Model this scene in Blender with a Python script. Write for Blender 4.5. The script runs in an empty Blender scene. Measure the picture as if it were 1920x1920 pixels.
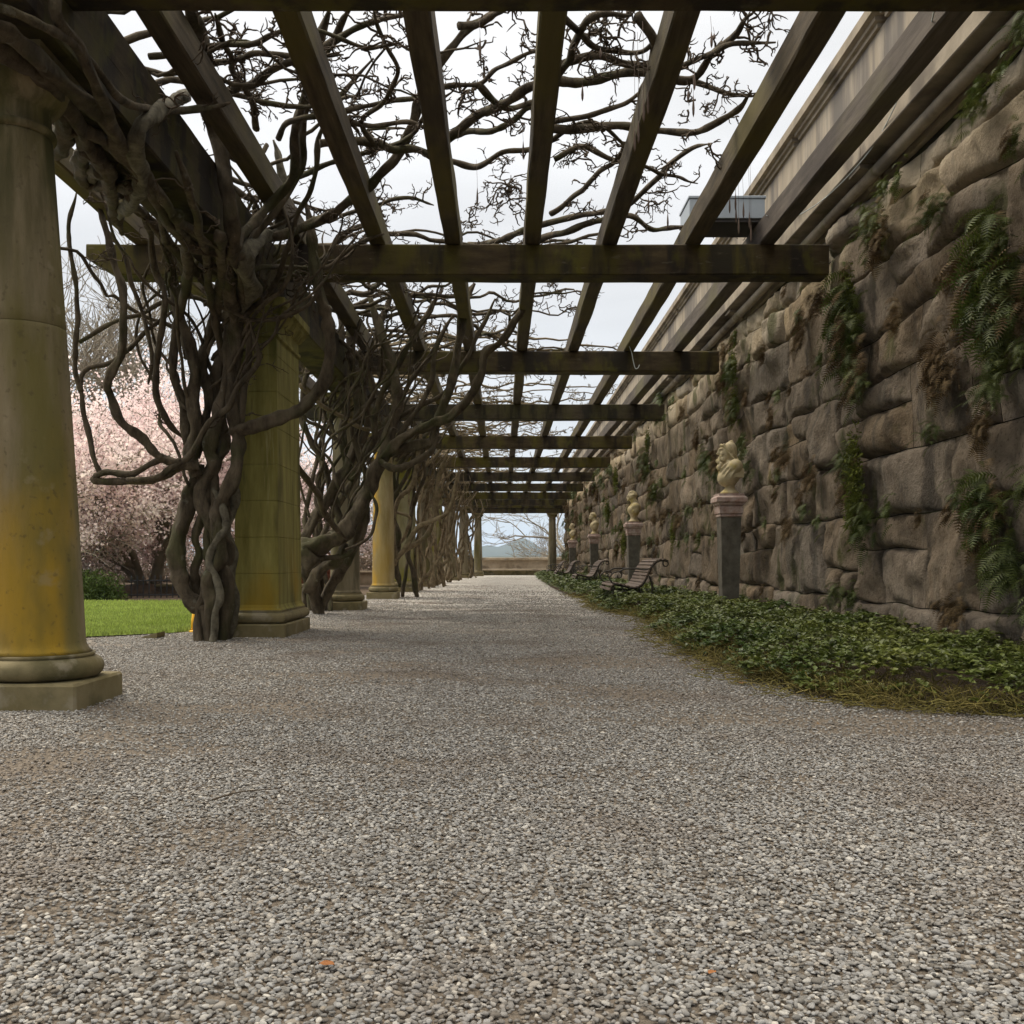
import bpy, math, random
import numpy as np
from mathutils import Vector, noise as mn
random.seed(7); RS = np.random.RandomState(11)
sc = bpy.context.scene
C = sc.collection
PI = math.pi

# ------------------------------------------------------------------ camera
F, VX, HY, EYE = 1850.0, 942.0, 1054.0, 0.70
cd = bpy.data.cameras.new('camera'); cam = bpy.data.objects.new('camera', cd); C.objects.link(cam)
cam.location = (0, 0, EYE); cam.rotation_euler = (math.radians(90), 0, 0)
cd.sensor_width = 36; cd.lens = 36*F/1920; cd.shift_x = (960-VX)/1920; cd.shift_y = (HY-960)/1920
cd.clip_start = .05; cd.clip_end = 20000
sc.camera = cam
sc.render.engine = 'CYCLES'
sc.cycles.use_denoising = True
sc.cycles.max_bounces = 7; sc.cycles.diffuse_bounces = 4; sc.cycles.volume_bounces = 1
sc.cycles.transparent_max_bounces = 6
# ------------------------------------------------------------------ world: overcast
w = bpy.data.worlds.new('World'); sc.world = w; w.use_nodes = True
nt = w.node_tree; nt.nodes.clear()
def wn(t): return nt.nodes.new(t)
out = wn('ShaderNodeOutputWorld')
sky = wn('ShaderNodeTexSky'); sky.sky_type = 'NISHITA'; sky.sun_disc = False
SUN_EL, SUN_ROT = math.radians(52), math.radians(-60)
sky.sun_elevation = SUN_EL; sky.sun_rotation = SUN_ROT
tc = wn('ShaderNodeTexCoord'); sep = wn('ShaderNodeSeparateXYZ'); nt.links.new(tc.outputs['Generated'], sep.inputs[0])
rmp = wn('ShaderNodeValToRGB'); nt.links.new(sep.outputs['Z'], rmp.inputs[0])
e = rmp.color_ramp.elements
e[0].position = 0.0; e[0].color = (.335, .365, .405, 1)
e[1].position = 1.0; e[1].color = (1.82, 1.70, 1.50, 1)
x = rmp.color_ramp.elements.new(.10); x.color = (.348, .358, .370, 1)
x = rmp.color_ramp.elements.new(.28); x.color = (.388, .385, .380, 1)
x = rmp.color_ramp.elements.new(.52); x.color = (.465, .458, .445, 1)
mp = wn('ShaderNodeMapping'); mp.inputs['Scale'].default_value = (1.2, 1.2, 4.5); nt.links.new(tc.outputs['Generated'], mp.inputs[0])
nz = wn('ShaderNodeTexNoise'); nz.inputs['Scale'].default_value = 1.6; nz.inputs['Detail'].default_value = 6; nt.links.new(mp.outputs[0], nz.inputs[0])
mr = wn('ShaderNodeMapRange'); mr.inputs[1].default_value = .3; mr.inputs[2].default_value = .7; mr.inputs[3].default_value = .84; mr.inputs[4].default_value = 1.14
nt.links.new(nz.outputs['Fac'], mr.inputs[0])
vm = wn('ShaderNodeVectorMath'); vm.operation = 'SCALE'; nt.links.new(rmp.outputs[0], vm.inputs[0]); nt.links.new(mr.outputs[0], vm.inputs['Scale'])
b1 = wn('ShaderNodeBackground'); b1.inputs[1].default_value = .10; nt.links.new(sky.outputs[0], b1.inputs[0])
b2 = wn('ShaderNodeBackground'); b2.inputs[1].default_value = 1.0; nt.links.new(vm.outputs[0], b2.inputs[0])
mx = wn('ShaderNodeMixShader'); mx.inputs[0].default_value = .92
nt.links.new(b1.outputs[0], mx.inputs[1]); nt.links.new(b2.outputs[0], mx.inputs[2]); nt.links.new(mx.outputs[0], out.inputs[0])
sl = bpy.data.lights.new('sun', 'SUN'); sl.energy = 1.5; sl.angle = math.radians(24); sl.color = (1, .90, .74)
so = bpy.data.objects.new('sun', sl); C.objects.link(so)
sd = Vector((math.sin(SUN_ROT)*math.cos(SUN_EL), math.cos(SUN_ROT)*math.cos(SUN_EL), math.sin(SUN_EL)))
so.rotation_euler = sd.to_track_quat('Z', 'Y').to_euler(); so.location = (-20, 10, 30)
sc.view_settings.view_transform = 'Standard'; sc.view_settings.look = 'None'
sc.view_settings.exposure = 1.2; sc.view_settings.gamma = 1

# ------------------------------------------------------------------ helpers
def P(px, py, Y): return Vector(((px-VX)*Y/F, Y, EYE+(HY-py)*Y/F))
def PZ(px, py, z):
    Y = F*(z-EYE)/(HY-py); return Vector(((px-VX)*Y/F, Y, z))
def tag(o, label=None, cat=None, group=None, kind=None):
    if label: o['label'] = label
    if cat: o['category'] = cat
    if group: o['group'] = group
    if kind: o['kind'] = kind
    return o
def empty(name, loc, label=None, cat=None, group=None, rz=0):
    o = bpy.data.objects.new(name, None); C.objects.link(o); o.location = loc; o.rotation_euler = (0, 0, rz)
    o.empty_display_size = .2
    return tag(o, label, cat, group)
def link(name, me, parent=None, loc=None, rot=None, scale=None):
    o = bpy.data.objects.new(name, me); C.objects.link(o)
    if parent is not None: o.parent = parent
    if loc is not None: o.location = loc
    if rot is not None: o.rotation_euler = rot
    if scale is not None: o.scale = scale
    return o
def mkmesh(name, V, Fc, mat, smooth=False):
    me = bpy.data.meshes.new(name)
    V = np.asarray(V, dtype=np.float32)
    if isinstance(Fc, np.ndarray):
        n, k = Fc.shape
        me.vertices.add(len(V)); me.vertices.foreach_set('co', V.ravel())
        me.loops.add(n*k); me.loops.foreach_set('vertex_index', Fc.astype(np.int32).ravel())
        me.polygons.add(n); me.polygons.foreach_set('loop_start', np.arange(0, n*k, k, dtype=np.int32))
        try: me.polygons.foreach_set('loop_total', np.full(n, k, dtype=np.int32))
        except Exception: pass
        me.update(calc_edges=True)
    else:
        me.from_pydata([tuple(map(float, v)) for v in V], [], Fc); me.update()
    if mat: me.materials.append(mat)
    if smooth: me.polygons.foreach_set('use_smooth', [True]*len(me.polygons))
    return me
def obj(name, V, Fc, mat, parent=None, smooth=False, off=None):
    """world-space verts; object origin put at parent's location (parents are unrotated)"""
    V = np.asarray(V, dtype=np.float64)
    if parent is not None:
        V = V-np.array(parent.location)
        return link(name, mkmesh(name, V, Fc, mat, smooth), parent)
    c = V.min(0)*.5+V.max(0)*.5; c[2] = V[:, 2].min()
    o = link(name, mkmesh(name, V-c, Fc, mat, smooth)); o.location = c
    return o
class MB:
    def __init__(s): s.V = []; s.F = []
    def add(s, V, Fc):
        n = len(s.V); s.V += [tuple(v) for v in V]; s.F += [tuple(i+n for i in f) for f in Fc]; return s
    def box(s, x0, x1, y0, y1, z0, z1, b=0.0):
        if b <= 0:
            return s.add([(x0,y0,z0),(x1,y0,z0),(x1,y1,z0),(x0,y1,z0),(x0,y0,z1),(x1,y0,z1),(x1,y1,z1),(x0,y1,z1)],
                  [(0,3,2,1),(4,5,6,7),(0,1,5,4),(1,2,6,5),(2,3,7,6),(3,0,4,7)])
        V = []
        for sx in (0,1):
            for sy in (0,1):
                for sz in (0,1):
                    X = (x0,x1)[sx]; Y = (y0,y1)[sy]; Z = (z0,z1)[sz]
                    ix = X+b*(1-2*sx); iy = Y+b*(1-2*sy); iz = Z+b*(1-2*sz)
                    V += [(X,iy,iz),(ix,Y,iz),(ix,iy,Z)]
        def k(sx,sy,sz,a): return ((sx*2+sy)*2+sz)*3+a
        Fc = []
        for s_ in (0,1):
            Fc.append([k(s_,0,0,0),k(s_,1,0,0),k(s_,1,1,0),k(s_,0,1,0)])
            Fc.append([k(0,s_,0,1),k(1,s_,0,1),k(1,s_,1,1),k(0,s_,1,1)])
            Fc.append([k(0,0,s_,2),k(1,0,s_,2),k(1,1,s_,2),k(0,1,s_,2)])
        for a in (0,1):
            for b_ in (0,1):
                Fc.append([k(a,b_,0,0),k(a,b_,1,0),k(a,b_,1,1),k(a,b_,0,1)])
                Fc.append([k(a,0,b_,0),k(a,1,b_,0),k(a,1,b_,2),k(a,0,b_,2)])
                Fc.append([k(0,a,b_,1),k(1,a,b_,1),k(1,a,b_,2),k(0,a,b_,2)])
                for c in (0,1): Fc.append([k(a,b_,c,0),k(a,b_,c,1),k(a,b_,c,2)])
        cen = Vector(((x0+x1)/2,(y0+y1)/2,(z0+z1)/2)); out_ = []
        for f in Fc:
            p = [Vector(V[i]) for i in f]; nrm = (p[1]-p[0]).cross(p[2]-p[0]); m = sum(p, Vector())/len(p)
            out_.append(f if nrm.dot(m-cen) > 0 else f[::-1])
        return s.add(V, out_)
    def lathe(s, prof, cx, cy, n=40, lean=(0,0), z0=0.0, H=1.0):
        V = []; Fc = []
        for (r, z) in prof:
            t = (z-z0)/H
            for i in range(n):
                a = 2*PI*i/n; V.append((cx+lean[0]*t+r*math.cos(a), cy+lean[1]*t+r*math.sin(a), z))
        for j in range(len(prof)-1):
            for i in range(n):
                i2 = (i+1) % n; Fc.append((j*n+i, j*n+i2, (j+1)*n+i2, (j+1)*n+i))
        Fc.append(tuple(range(n))[::-1]); Fc.append(tuple((len(prof)-1)*n+i for i in range(n)))
        return s.add(V, Fc)
    def sqlathe(s, prof, cx, cy, rx, ry):
        """rectangular stack: prof=(offset,z)"""
        V = []; Fc = []
        for (o, z) in prof:
            V += [(cx-rx-o,cy-ry-o,z),(cx+rx+o,cy-ry-o,z),(cx+rx+o,cy+ry+o,z),(cx-rx-o,cy+ry+o,z)]
        for j in range(len(prof)-1):
            for i in range(4):
                i2 = (i+1) % 4; Fc.append((j*4+i, j*4+i2, (j+1)*4+i2, (j+1)*4+i))
        Fc.append((3,2,1,0)); q = (len(prof)-1)*4; Fc.append((q,q+1,q+2,q+3))
        return s.add(V, Fc)
    def prism(s, poly, axis, a0, a1):
        """poly of 2D points extruded along axis ('x' -> poly=(y,z); 'y' -> poly=(x,z))"""
        n = len(poly); V = []
        for a in (a0, a1):
            for (u, v) in poly: V.append((a,u,v) if axis == 'x' else (u,a,v))
        Fc = [tuple((i, (i+1) % n, n+(i+1) % n, n+i)) for i in range(n)]+[tuple(range(n))[::-1], tuple(range(n, 2*n))]
        return s.add(V, Fc)
    def build(s, name, mat, parent=None, smooth=False): return obj(name, s.V, s.F, mat, parent, smooth)

def tubes(paths, sides=6, ridge=0.0, twist=3.0, caps=True):
    """paths: list of (pts Nx3, radii N). vectorised over equal N; parallel transport frames"""
    groups = {}
    for p, r in paths:
        p = np.asarray(p, float); groups.setdefault(len(p), []).append((p, np.asarray(r, float)))
    VV = []; FF = []; base = 0
    for N, L in groups.items():
        A = np.stack([p for p, r in L]); R = np.stack([r for p, r in L]); Pn = len(L)
        T = np.gradient(A, axis=1); T /= np.linalg.norm(T, axis=2, keepdims=True)+1e-9
        t0 = T[:, 0]; ref = np.where(np.abs(t0[:, 2:3]) > .8, np.array([[1., 0, 0]]), np.array([[0., 0, 1.]]))
        n = np.cross(t0, ref); n /= np.linalg.norm(n, axis=1, keepdims=True)+1e-9
        Ns = []
        for i in range(N):
            t = T[:, i]; n = n-(n*t).sum(1, keepdims=True)*t; n /= np.linalg.norm(n, axis=1, keepdims=True)+1e-9; Ns.append(n)
        Nn = np.stack(Ns, 1); Bn = np.cross(T, Nn)
        a = np.arange(sides)*2*PI/sides
        seg = np.linalg.norm(np.diff(A, axis=1), axis=2); s_ = np.concatenate([np.zeros((Pn,1)), np.cumsum(seg, 1)], 1)
        RR = R[:, :, None]*np.ones(sides)
        if ridge: RR = RR*(1+ridge*np.cos(3*a[None,None,:]+twist*s_[:, :, None]*2.2)+ridge*.5*np.cos(2*a[None,None,:]-twist*s_[:, :, None]*3.7+1))
        V = A[:, :, None, :]+RR[..., None]*(np.cos(a)[None,None,:,None]*Nn[:, :, None, :]+np.sin(a)[None,None,:,None]*Bn[:, :, None, :])
        VV.append(V.reshape(-1, 3))
        idx = np.arange(Pn*N*sides).reshape(Pn, N, sides)+base
        a0 = idx[:, :-1, :]; a1 = idx[:, 1:, :]
        q = np.stack([a0, np.roll(a0, -1, 2), np.roll(a1, -1, 2), a1], -1).reshape(-1, 4)
        FF.append(q); base += Pn*N*sides
        if caps:
            # pinch: last ring closes through quads when 4 or more sides
            e_ = idx[:, -1, :]; f_ = idx[:, 0, :]
            for ring, flip in ((e_, False), (f_, True)):
                for k in range(1, sides-2, 2):
                    qq = np.stack([ring[:, 0], ring[:, k], ring[:, k+1], ring[:, min(k+2, sides-1)]], -1)
                    FF.append(qq[:, ::-1] if flip else qq)
    return np.concatenate(VV), np.concatenate(FF)
def cr(pts, n=6):
    """Catmull-Rom through points"""
    p = [np.array(q, float) for q in pts]; p = [2*p[0]-p[1]]+p+[2*p[-1]-p[-2]]; o = []
    for i in range(1, len(p)-2):
        for k in range(n):
            t = k/n; a, b, c, d = p[i-1], p[i], p[i+1], p[i+2]
            o.append(.5*((2*b)+(-a+c)*t+(2*a-5*b+4*c-d)*t*t+(-a+3*b-3*c+d)*t**3))
    o.append(p[-2]); return np.array(o)
def wob(A, amp, fr, seed):
    o = A.copy()
    for i, q in enumerate(A):
        v = mn.noise_vector(Vector(q)*fr+Vector((seed*7.3, seed*3.1, -seed*5.7)))
        o[i] += np.array(v)*amp
    return o
# ------------------------------------------------------------------ materials
def mat(name, stops, scale=3, rough=.85, bump=.3, bscale=40, bdist=.01, layers=(), coord='world', vary=0.0, stretch=(1,1,1), detail=6, spec=.3, bump2=None, sheen=None):
    m = bpy.data.materials.new(name); m.use_nodes = True; t = m.node_tree; N = t.nodes; L = t.links
    bs = N['Principled BSDF']; bs.inputs['Roughness'].default_value = rough
    bs.inputs['Specular IOR Level'].default_value = spec
    if coord == 'world': co = N.new('ShaderNodeNewGeometry').outputs['Position']
    else: co = N.new('ShaderNodeTexCoord').outputs['Object']
    def nz_(sc_, st=(1,1,1), det=5, rgh=.55):
        mp_ = N.new('ShaderNodeMapping'); mp_.inputs['Scale'].default_value = st; L.new(co, mp_.inputs[0])
        q = N.new('ShaderNodeTexNoise'); q.inputs['Scale'].default_value = sc_; q.inputs['Detail'].default_value = det; q.inputs['Roughness'].default_value = rgh
        L.new(mp_.outputs[0], q.inputs['Vector']); return q.outputs['Fac']
    def rng(v, a, b, c=0, d=1, smooth=True):
        q = N.new('ShaderNodeMapRange'); q.inputs[1].default_value = a; q.inputs[2].default_value = b; q.inputs[3].default_value = c; q.inputs[4].default_value = d
        if smooth: q.interpolation_type = 'SMOOTHSTEP'
        L.new(v, q.inputs[0]); return q.outputs[0]
    r = N.new('ShaderNodeValToRGB'); L.new(nz_(scale, stretch, detail, .65), r.inputs[0])
    els = r.color_ramp.elements; n = len(stops)
    for i, c in enumerate(stops):
        pos = .3+.4*i/max(1, n-1)
        if i == 0: el = els[0]; el.position = pos
        elif i == n-1: el = els[1]; el.position = pos
        else: el = els.new(pos)
        el.color = (*c, 1)
    col = r.outputs[0]
    for ly in layers:
        c, s_, lo, hi, stn, st = ly[:6]
        mk = rng(nz_(s_, st), lo, hi, 0, stn)
        if len(ly) > 6 and ly[6]:
            ax, z0, z1 = ly[6]
            sp = N.new('ShaderNodeSeparateXYZ'); L.new(co, sp.inputs[0])
            mm = N.new('ShaderNodeMath'); mm.operation = 'MULTIPLY'; L.new(mk, mm.inputs[0]); L.new(rng(sp.outputs[ax], z0, z1), mm.inputs[1]); mk = mm.outputs[0]
        x_ = N.new('ShaderNodeMix'); x_.data_type = 'RGBA'; L.new(mk, x_.inputs[0]); L.new(col, x_.inputs[6]); x_.inputs[7].default_value = (*c, 1); col = x_.outputs[2]
    if vary:
        oi = N.new('ShaderNodeObjectInfo'); hs = N.new('ShaderNodeHueSaturation'); L.new(col, hs.inputs['Color'])
        L.new(rng(oi.outputs['Random'], 0, 1, 1-vary, 1+vary, False), hs.inputs['Value'])
        m2 = N.new('ShaderNodeMath'); m2.operation = 'FRACT'; m3 = N.new('ShaderNodeMath'); m3.operation = 'MULTIPLY'; m3.inputs[1].default_value = 37.7
        L.new(oi.outputs['Random'], m3.inputs[0]); L.new(m3.outputs[0], m2.inputs[0])
        L.new(rng(m2.outputs[0], 0, 1, 1-vary, 1+vary, False), hs.inputs['Saturation']); col = hs.outputs[0]
    L.new(col, bs.inputs['Base Color'])
    if bump:
        b = N.new('ShaderNodeBump'); b.inputs['Strength'].default_value = bump; b.inputs['Distance'].default_value = bdist
        L.new(nz_(bscale, stretch, 8, .7), b.inputs['Height']); no = b.outputs[0]
        if bump2:
            b_ = N.new('ShaderNodeBump'); b_.inputs['Strength'].default_value = bump2[1]; b_.inputs['Distance'].default_value = bump2[2]
            L.new(nz_(bump2[0], bump2[3] if len(bump2) > 3 else (1,1,1), 5, .6), b_.inputs['Height']); L.new(no, b_.inputs['Normal']); no = b_.outputs[0]
        L.new(no, bs.inputs['Normal'])
    return m
def leafmat(name, stops, scale=2, rough=.5, trans=.25, spec=.4, var=.4):
    m = mat(name, stops, scale=scale, rough=rough, bump=0, spec=spec)
    t = m.node_tree; N = t.nodes; L = t.links; bs = N['Principled BSDF']
    src = bs.inputs['Base Color'].links[0].from_socket
    at = N.new('ShaderNodeNewGeometry'); hs = N.new('ShaderNodeHueSaturation')
    q = N.new('ShaderNodeMapRange'); q.inputs[3].default_value = 1-var; q.inputs[4].default_value = 1+var
    L.new(at.outputs['Random Per Island'], q.inputs[0]); L.new(q.outputs[0], hs.inputs['Value']); L.new(src, hs.inputs['Color']); L.new(hs.outputs[0], bs.inputs['Base Color'])
    tr = N.new('ShaderNodeBsdfTranslucent'); L.new(hs.outputs[0], tr.inputs[0]); mx_ = N.new('ShaderNodeMixShader'); mx_.inputs[0].default_value = trans
    L.new(bs.outputs[0], mx_.inputs[1]); L.new(tr.outputs[0], mx_.inputs[2]); L.new(mx_.outputs[0], N['Material Output'].inputs[0])
    return m
M = {}
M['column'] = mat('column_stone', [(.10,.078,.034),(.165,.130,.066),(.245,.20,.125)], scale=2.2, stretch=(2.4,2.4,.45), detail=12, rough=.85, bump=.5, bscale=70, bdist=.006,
    layers=[((.100,.086,.012), 2.0, .42, .62, .75, (1.5,1.5,.35)), ((.34,.205,.010), 1.4, .40, .62, .85, (1.4,1.4,.5), (2,1.75,.3)), ((.035,.034,.006), 2.0, .44, .60, .85, (2.2,2.2,.35), (2,1.5,2.8)), ((.06,.045,.02), 26, .58, .70, .5, (1,1,1)), ((.25,.21,.14), 9, .62, .75, .35, (1,1,1))])  # dark green layer towards the top paints in the shade under the roof
M['pier'] = mat('pier_stone', [(.10,.088,.014),(.185,.163,.028),(.28,.25,.075)], scale=2.6, stretch=(3,3,.4), detail=12, rough=.85, bump=.6, bscale=60, bdist=.006,
    layers=[((.26,.165,.008), 1.3, .42, .65, .8, (1,1,.7), (2,1.1,.3)), ((.34,.31,.15), 3.5, .60, .72, .6, (4,4,.35)), ((.04,.05,.006), 1.1, .5, .66, .7, (1.5,1.5,.6)), ((.045,.036,.012), 1.4, .48, .64, .75, (1.8,1.8,.35)), ((.03,.028,.01), 5, .58, .74, .7, (2,2,.3))])
M['greycol'] = mat('grey_column_stone', [(.11,.088,.045),(.17,.140,.085),(.24,.205,.14)], scale=2.2, stretch=(2.4,2.4,.45), detail=10, rough=.85, bump=.4, bscale=70, bdist=.005, layers=[((.09,.08,.012), 1.3, .5, .68, .7, (1.5,1.5,.4)), ((.05,.042,.02), 2.0, .5, .66, .7, (2.2,2.2,.35))])
M['greypier'] = mat('grey_pier_stone', [(.10,.085,.02),(.15,.135,.06),(.22,.20,.12)], scale=2.6, stretch=(3,3,.4), detail=10, rough=.85, bump=.5, bscale=60, bdist=.006, layers=[((.13,.12,.008), 1.5, .48, .62, .85, (1,1,.7)), ((.045,.04,.012), 2, .52, .68, .7, (2,2,.4))])
M['base'] = mat('base_stone', [(.13,.105,.045),(.20,.165,.09)], scale=4, rough=.85, bump=.4, bscale=70, bdist=.005,
    layers=[((.06,.055,.022), 3, .5, .65, .7, (1,1,1)), ((.30,.26,.19), 6, .56, .68, .5, (1,1,1))])
M['wood'] = mat('beam_wood', [(.022,.014,.007),(.045,.031,.014),(.07,.052,.025)], scale=3, stretch=(1.2,1.2,5), rough=.85, bump=.5, bscale=30, bdist=.006,
    layers=[((.062,.054,.008), 2.2, .40, .66, .85, (1,1,.6)), ((.010,.007,.005), 2.3, .46, .60, .85, (1.8,1.8,.35)), ((.12,.105,.07), 7, .62, .74, .4, (1,1,3)), ((.085,.08,.012), 5, .56, .74, .5, (1,1,.8))], vary=.15)
M['rafter'] = mat('rafter_wood', [(.022,.015,.008),(.045,.032,.017),(.085,.063,.034)], scale=3, stretch=(8,.7,8), rough=.85, bump=.5, bscale=25, bdist=.006,
    layers=[((.075,.060,.010), 1.1, .44, .6, .8, (1,.5,1)), ((.03,.022,.016), 1.5, .52, .66, .7, (1,.6,1))], vary=.15)
M['raftergrey'] = mat('grey_rafter_wood', [(.045,.034,.026),(.08,.063,.05),(.12,.097,.077)], scale=3, stretch=(8,.7,8), rough=.85, bump=.5, bscale=25, bdist=.006,
    layers=[((.10,.09,.03), 1.1, .52, .66, .6, (1,.5,1)), ((.04,.03,.025), 1.5, .5, .64, .7, (1,.6,1))], vary=.1)
M['rock'] = mat('wall_rock', [(.125,.094,.065),(.205,.160,.115),(.30,.242,.180)], scale=5, detail=14, rough=.9, bump=1, bscale=30, bdist=.04, vary=.22,
    bump2=(5, .6, .06, (1,1,.35)),
    layers=[((.24,.20,.155), 2.6, .50, .66, .6, (1,1,.4)), ((.05,.036,.024), 34, .56, .70, .65, (1,1,1)), ((.085,.075,.06), 4.5, .52, .66, .6, (1.6,1.6,.22)), ((.05,.04,.03), 3.2, .54, .68, .8, (1,1,.45)), ((.42,.35,.25), 1.2, .30, .52, .9, (1,1,.7), (2,3.0,3.6)), ((.060,.064,.014), 2.6, .56, .68, .8, (1,1,.5))])  # upper course is cream, painted paler still for the stronger light there
M['mortar'] = mat('wall_joint', [(.010,.009,.005),(.022,.018,.010)], scale=6, rough=1, bump=.6, bscale=20, bdist=.02, layers=[((.03,.035,.008), 2.5, .5, .6, .8, (1,1,1))])
M['parapet'] = mat('parapet_limestone', [(.22,.18,.13),(.31,.265,.20),(.38,.33,.26)], scale=1.6, stretch=(2,2,.4), detail=10, rough=.85, bump=.3, bscale=60, bdist=.004,
    layers=[((.085,.078,.075), 1.5, .44, .66, .8, (1.6,1.6,.22)), ((.42,.37,.30), 1.4, .55, .72, .5, (1.5,1.5,.3)), ((.10,.09,.085), 3.4, .55, .72, .6, (2,2,.2))])
M['cornice'] = mat('cornice_stone', [(.17,.14,.10),(.25,.21,.155),(.33,.28,.21)], scale=3, rough=.85, bump=.35, bscale=60, bdist=.005,
    layers=[((.07,.057,.045), 1.6, .5, .66, .7, (1,1,1)), ((.12,.11,.04), 2.5, .6, .7, .5, (1,1,1))])
M['parfar'] = mat('terrace_stone', [(.24,.19,.13),(.34,.28,.20),(.42,.35,.26)], scale=2, rough=.85, bump=.3, bscale=30, bdist=.01,
    layers=[((.12,.09,.06), 1.2, .5, .66, .7, (1,1,1.5))])
M['bark'] = mat('vine_bark', [(.020,.014,.007),(.056,.042,.024),(.115,.090,.058)], scale=11, stretch=(1,1,.45), detail=12, rough=.95, bump=1, bscale=30, bdist=.022,
    layers=[((.040,.042,.012), 2.2, .50, .66, .7, (1,1,1)), ((.17,.165,.125), 9, .64, .72, .5, (1,1,1))])
M['barklight'] = mat('pale_vine_bark', [(.06,.042,.020),(.13,.097,.052),(.22,.172,.105)], scale=7, rough=.9, bump=.8, bscale=45, bdist=.012,
    layers=[((.06,.058,.02), 1.8, .56, .7, .6, (1,1,1))])
M['barkgrey'] = mat('lichened_bark', [(.03,.024,.014),(.07,.06,.04),(.15,.135,.095)], scale=14, rough=.9, bump=.9, bscale=60, bdist=.012)
M['twig'] = mat('twig_bark', [(.045,.032,.02),(.085,.063,.042)], scale=6, rough=.9, bump=0)
M['treebark'] = mat('tree_bark', [(.17,.145,.11),(.29,.255,.20)], scale=3, rough=.9, bump=0)
M['path'] = None
M['iron'] = mat('bench_iron', [(.02,.016,.012),(.04,.032,.025)], scale=20, rough=.55, bump=.2, bscale=60, bdist=.003, spec=.4)
M['slat'] = mat('bench_slat', [(.10,.072,.055),(.16,.12,.095)], scale=4, stretch=(6,1,6), rough=.6, bump=.3, bscale=40, bdist=.003, layers=[((.07,.07,.03), 5, .6, .7, .5, (1,1,1))])
M['herm'] = mat('herm_stone', [(.065,.057,.044),(.10,.09,.07),(.15,.137,.11)], scale=9, rough=.8, bump=.4, bscale=50, bdist=.004, layers=[((.18,.165,.13), 14, .62, .72, .5, (1,1,.7))])
M['hermcap'] = mat('pink_marble', [(.26,.15,.12),(.38,.27,.23),(.50,.42,.38)], scale=12, rough=.7, bump=.2, bscale=60, bdist=.003, layers=[((.12,.07,.06), 9, .58, .7, .6, (1,1,2))])
M['bust'] = mat('bust_stone', [(.36,.29,.15),(.46,.38,.23),(.53,.46,.32)], scale=6, rough=.85, bump=.4, bscale=70, bdist=.004, layers=[((.38,.30,.06), 5, .52, .66, .7, (1,1,1)), ((.16,.13,.08), 12, .6, .72, .5, (1,1,1))])
M['metal'] = mat('painted_metal', [(.26,.30,.34),(.30,.34,.38)], scale=4, rough=.45, bump=0, spec=.5)
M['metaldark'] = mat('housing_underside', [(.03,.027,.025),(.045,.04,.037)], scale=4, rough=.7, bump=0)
M['cable'] = mat('cable', [(.38,.42,.42),(.42,.46,.46)], rough=.5, bump=0)
M['pod'] = mat('seed_pod', [(.10,.072,.058),(.15,.11,.09)], scale=10, rough=.8, bump=0)
M['black'] = mat('bin_black', [(.012,.012,.014),(.02,.02,.022)], rough=.5, bump=0)
M['yellow'] = mat('yellow_plastic', [(.75,.38,.01),(.80,.43,.02)], rough=.45, bump=0)
M['lawn'] = mat('lawn_grass', [(.19,.24,.055),(.26,.31,.085),(.33,.38,.12)], scale=5, rough=.95, bump=.8, bscale=60, bdist=.03, layers=[((.17,.26,.04), .9, .45, .6, .6, (.5,3,1))])
M['soil'] = mat('garden_soil', [(.07,.05,.034),(.12,.088,.06)], scale=3, rough=1, bump=.8, bscale=14, bdist=.04, layers=[((.16,.10,.06), 6, .55, .7, .6, (1,1,1))])
M['ivyleaf'] = leafmat('ground_cover_leaf', [(.048,.085,.018),(.085,.13,.026),(.15,.165,.035)], scale=1.1, rough=.42, trans=.2, spec=.5)
M['runner'] = leafmat('ground_cover_runner', [(.16,.12,.03),(.22,.18,.05),(.14,.13,.03)], scale=4, rough=.8, trans=0)
M['fern'] = leafmat('fern_green', [(.040,.068,.014),(.068,.102,.022),(.10,.115,.025)], scale=3, rough=.6, trans=.25)
M['fernpale'] = leafmat('fern_pale', [(.09,.12,.04),(.13,.15,.055)], scale=3, rough=.6, trans=.25)
M['ferndead'] = leafmat('fern_brown', [(.085,.052,.024),(.12,.082,.035)], scale=3, rough=.9, trans=.1)
M['moss'] = leafmat('moss_green', [(.075,.085,.012),(.11,.13,.015)], scale=6, rough=.95, trans=.1)
M['blossom'] = leafmat('blossom_pink', [(.76,.57,.57),(.86,.72,.71),(.93,.86,.84)], scale=1.3, rough=.9, trans=.5, var=.1)
M['bush'] = leafmat('bush_leaf', [(.045,.075,.012),(.08,.12,.02)], scale=1, rough=.8, trans=.2)
M['brownbush'] = leafmat('brown_shrub', [(.16,.12,.09),(.26,.20,.15)], scale=.4, rough=.95, trans=.1)
M['evergreen'] = leafmat('evergreen_leaf', [(.02,.035,.012),(.035,.055,.02)], scale=.6, rough=.8, trans=.1)
M['redleaf'] = leafmat('russet_leaf', [(.20,.07,.04),(.28,.12,.07)], scale=1, rough=.9, trans=.2)
M['deadleaf'] = mat('fallen_leaf', [(.20,.075,.022),(.32,.13,.04)], scale=30, rough=.7, bump=0)
M['mountain'] = mat('mountain_wood', [(.045,.05,.035),(.07,.075,.05)], scale=.004, rough=1, bump=0)

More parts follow.
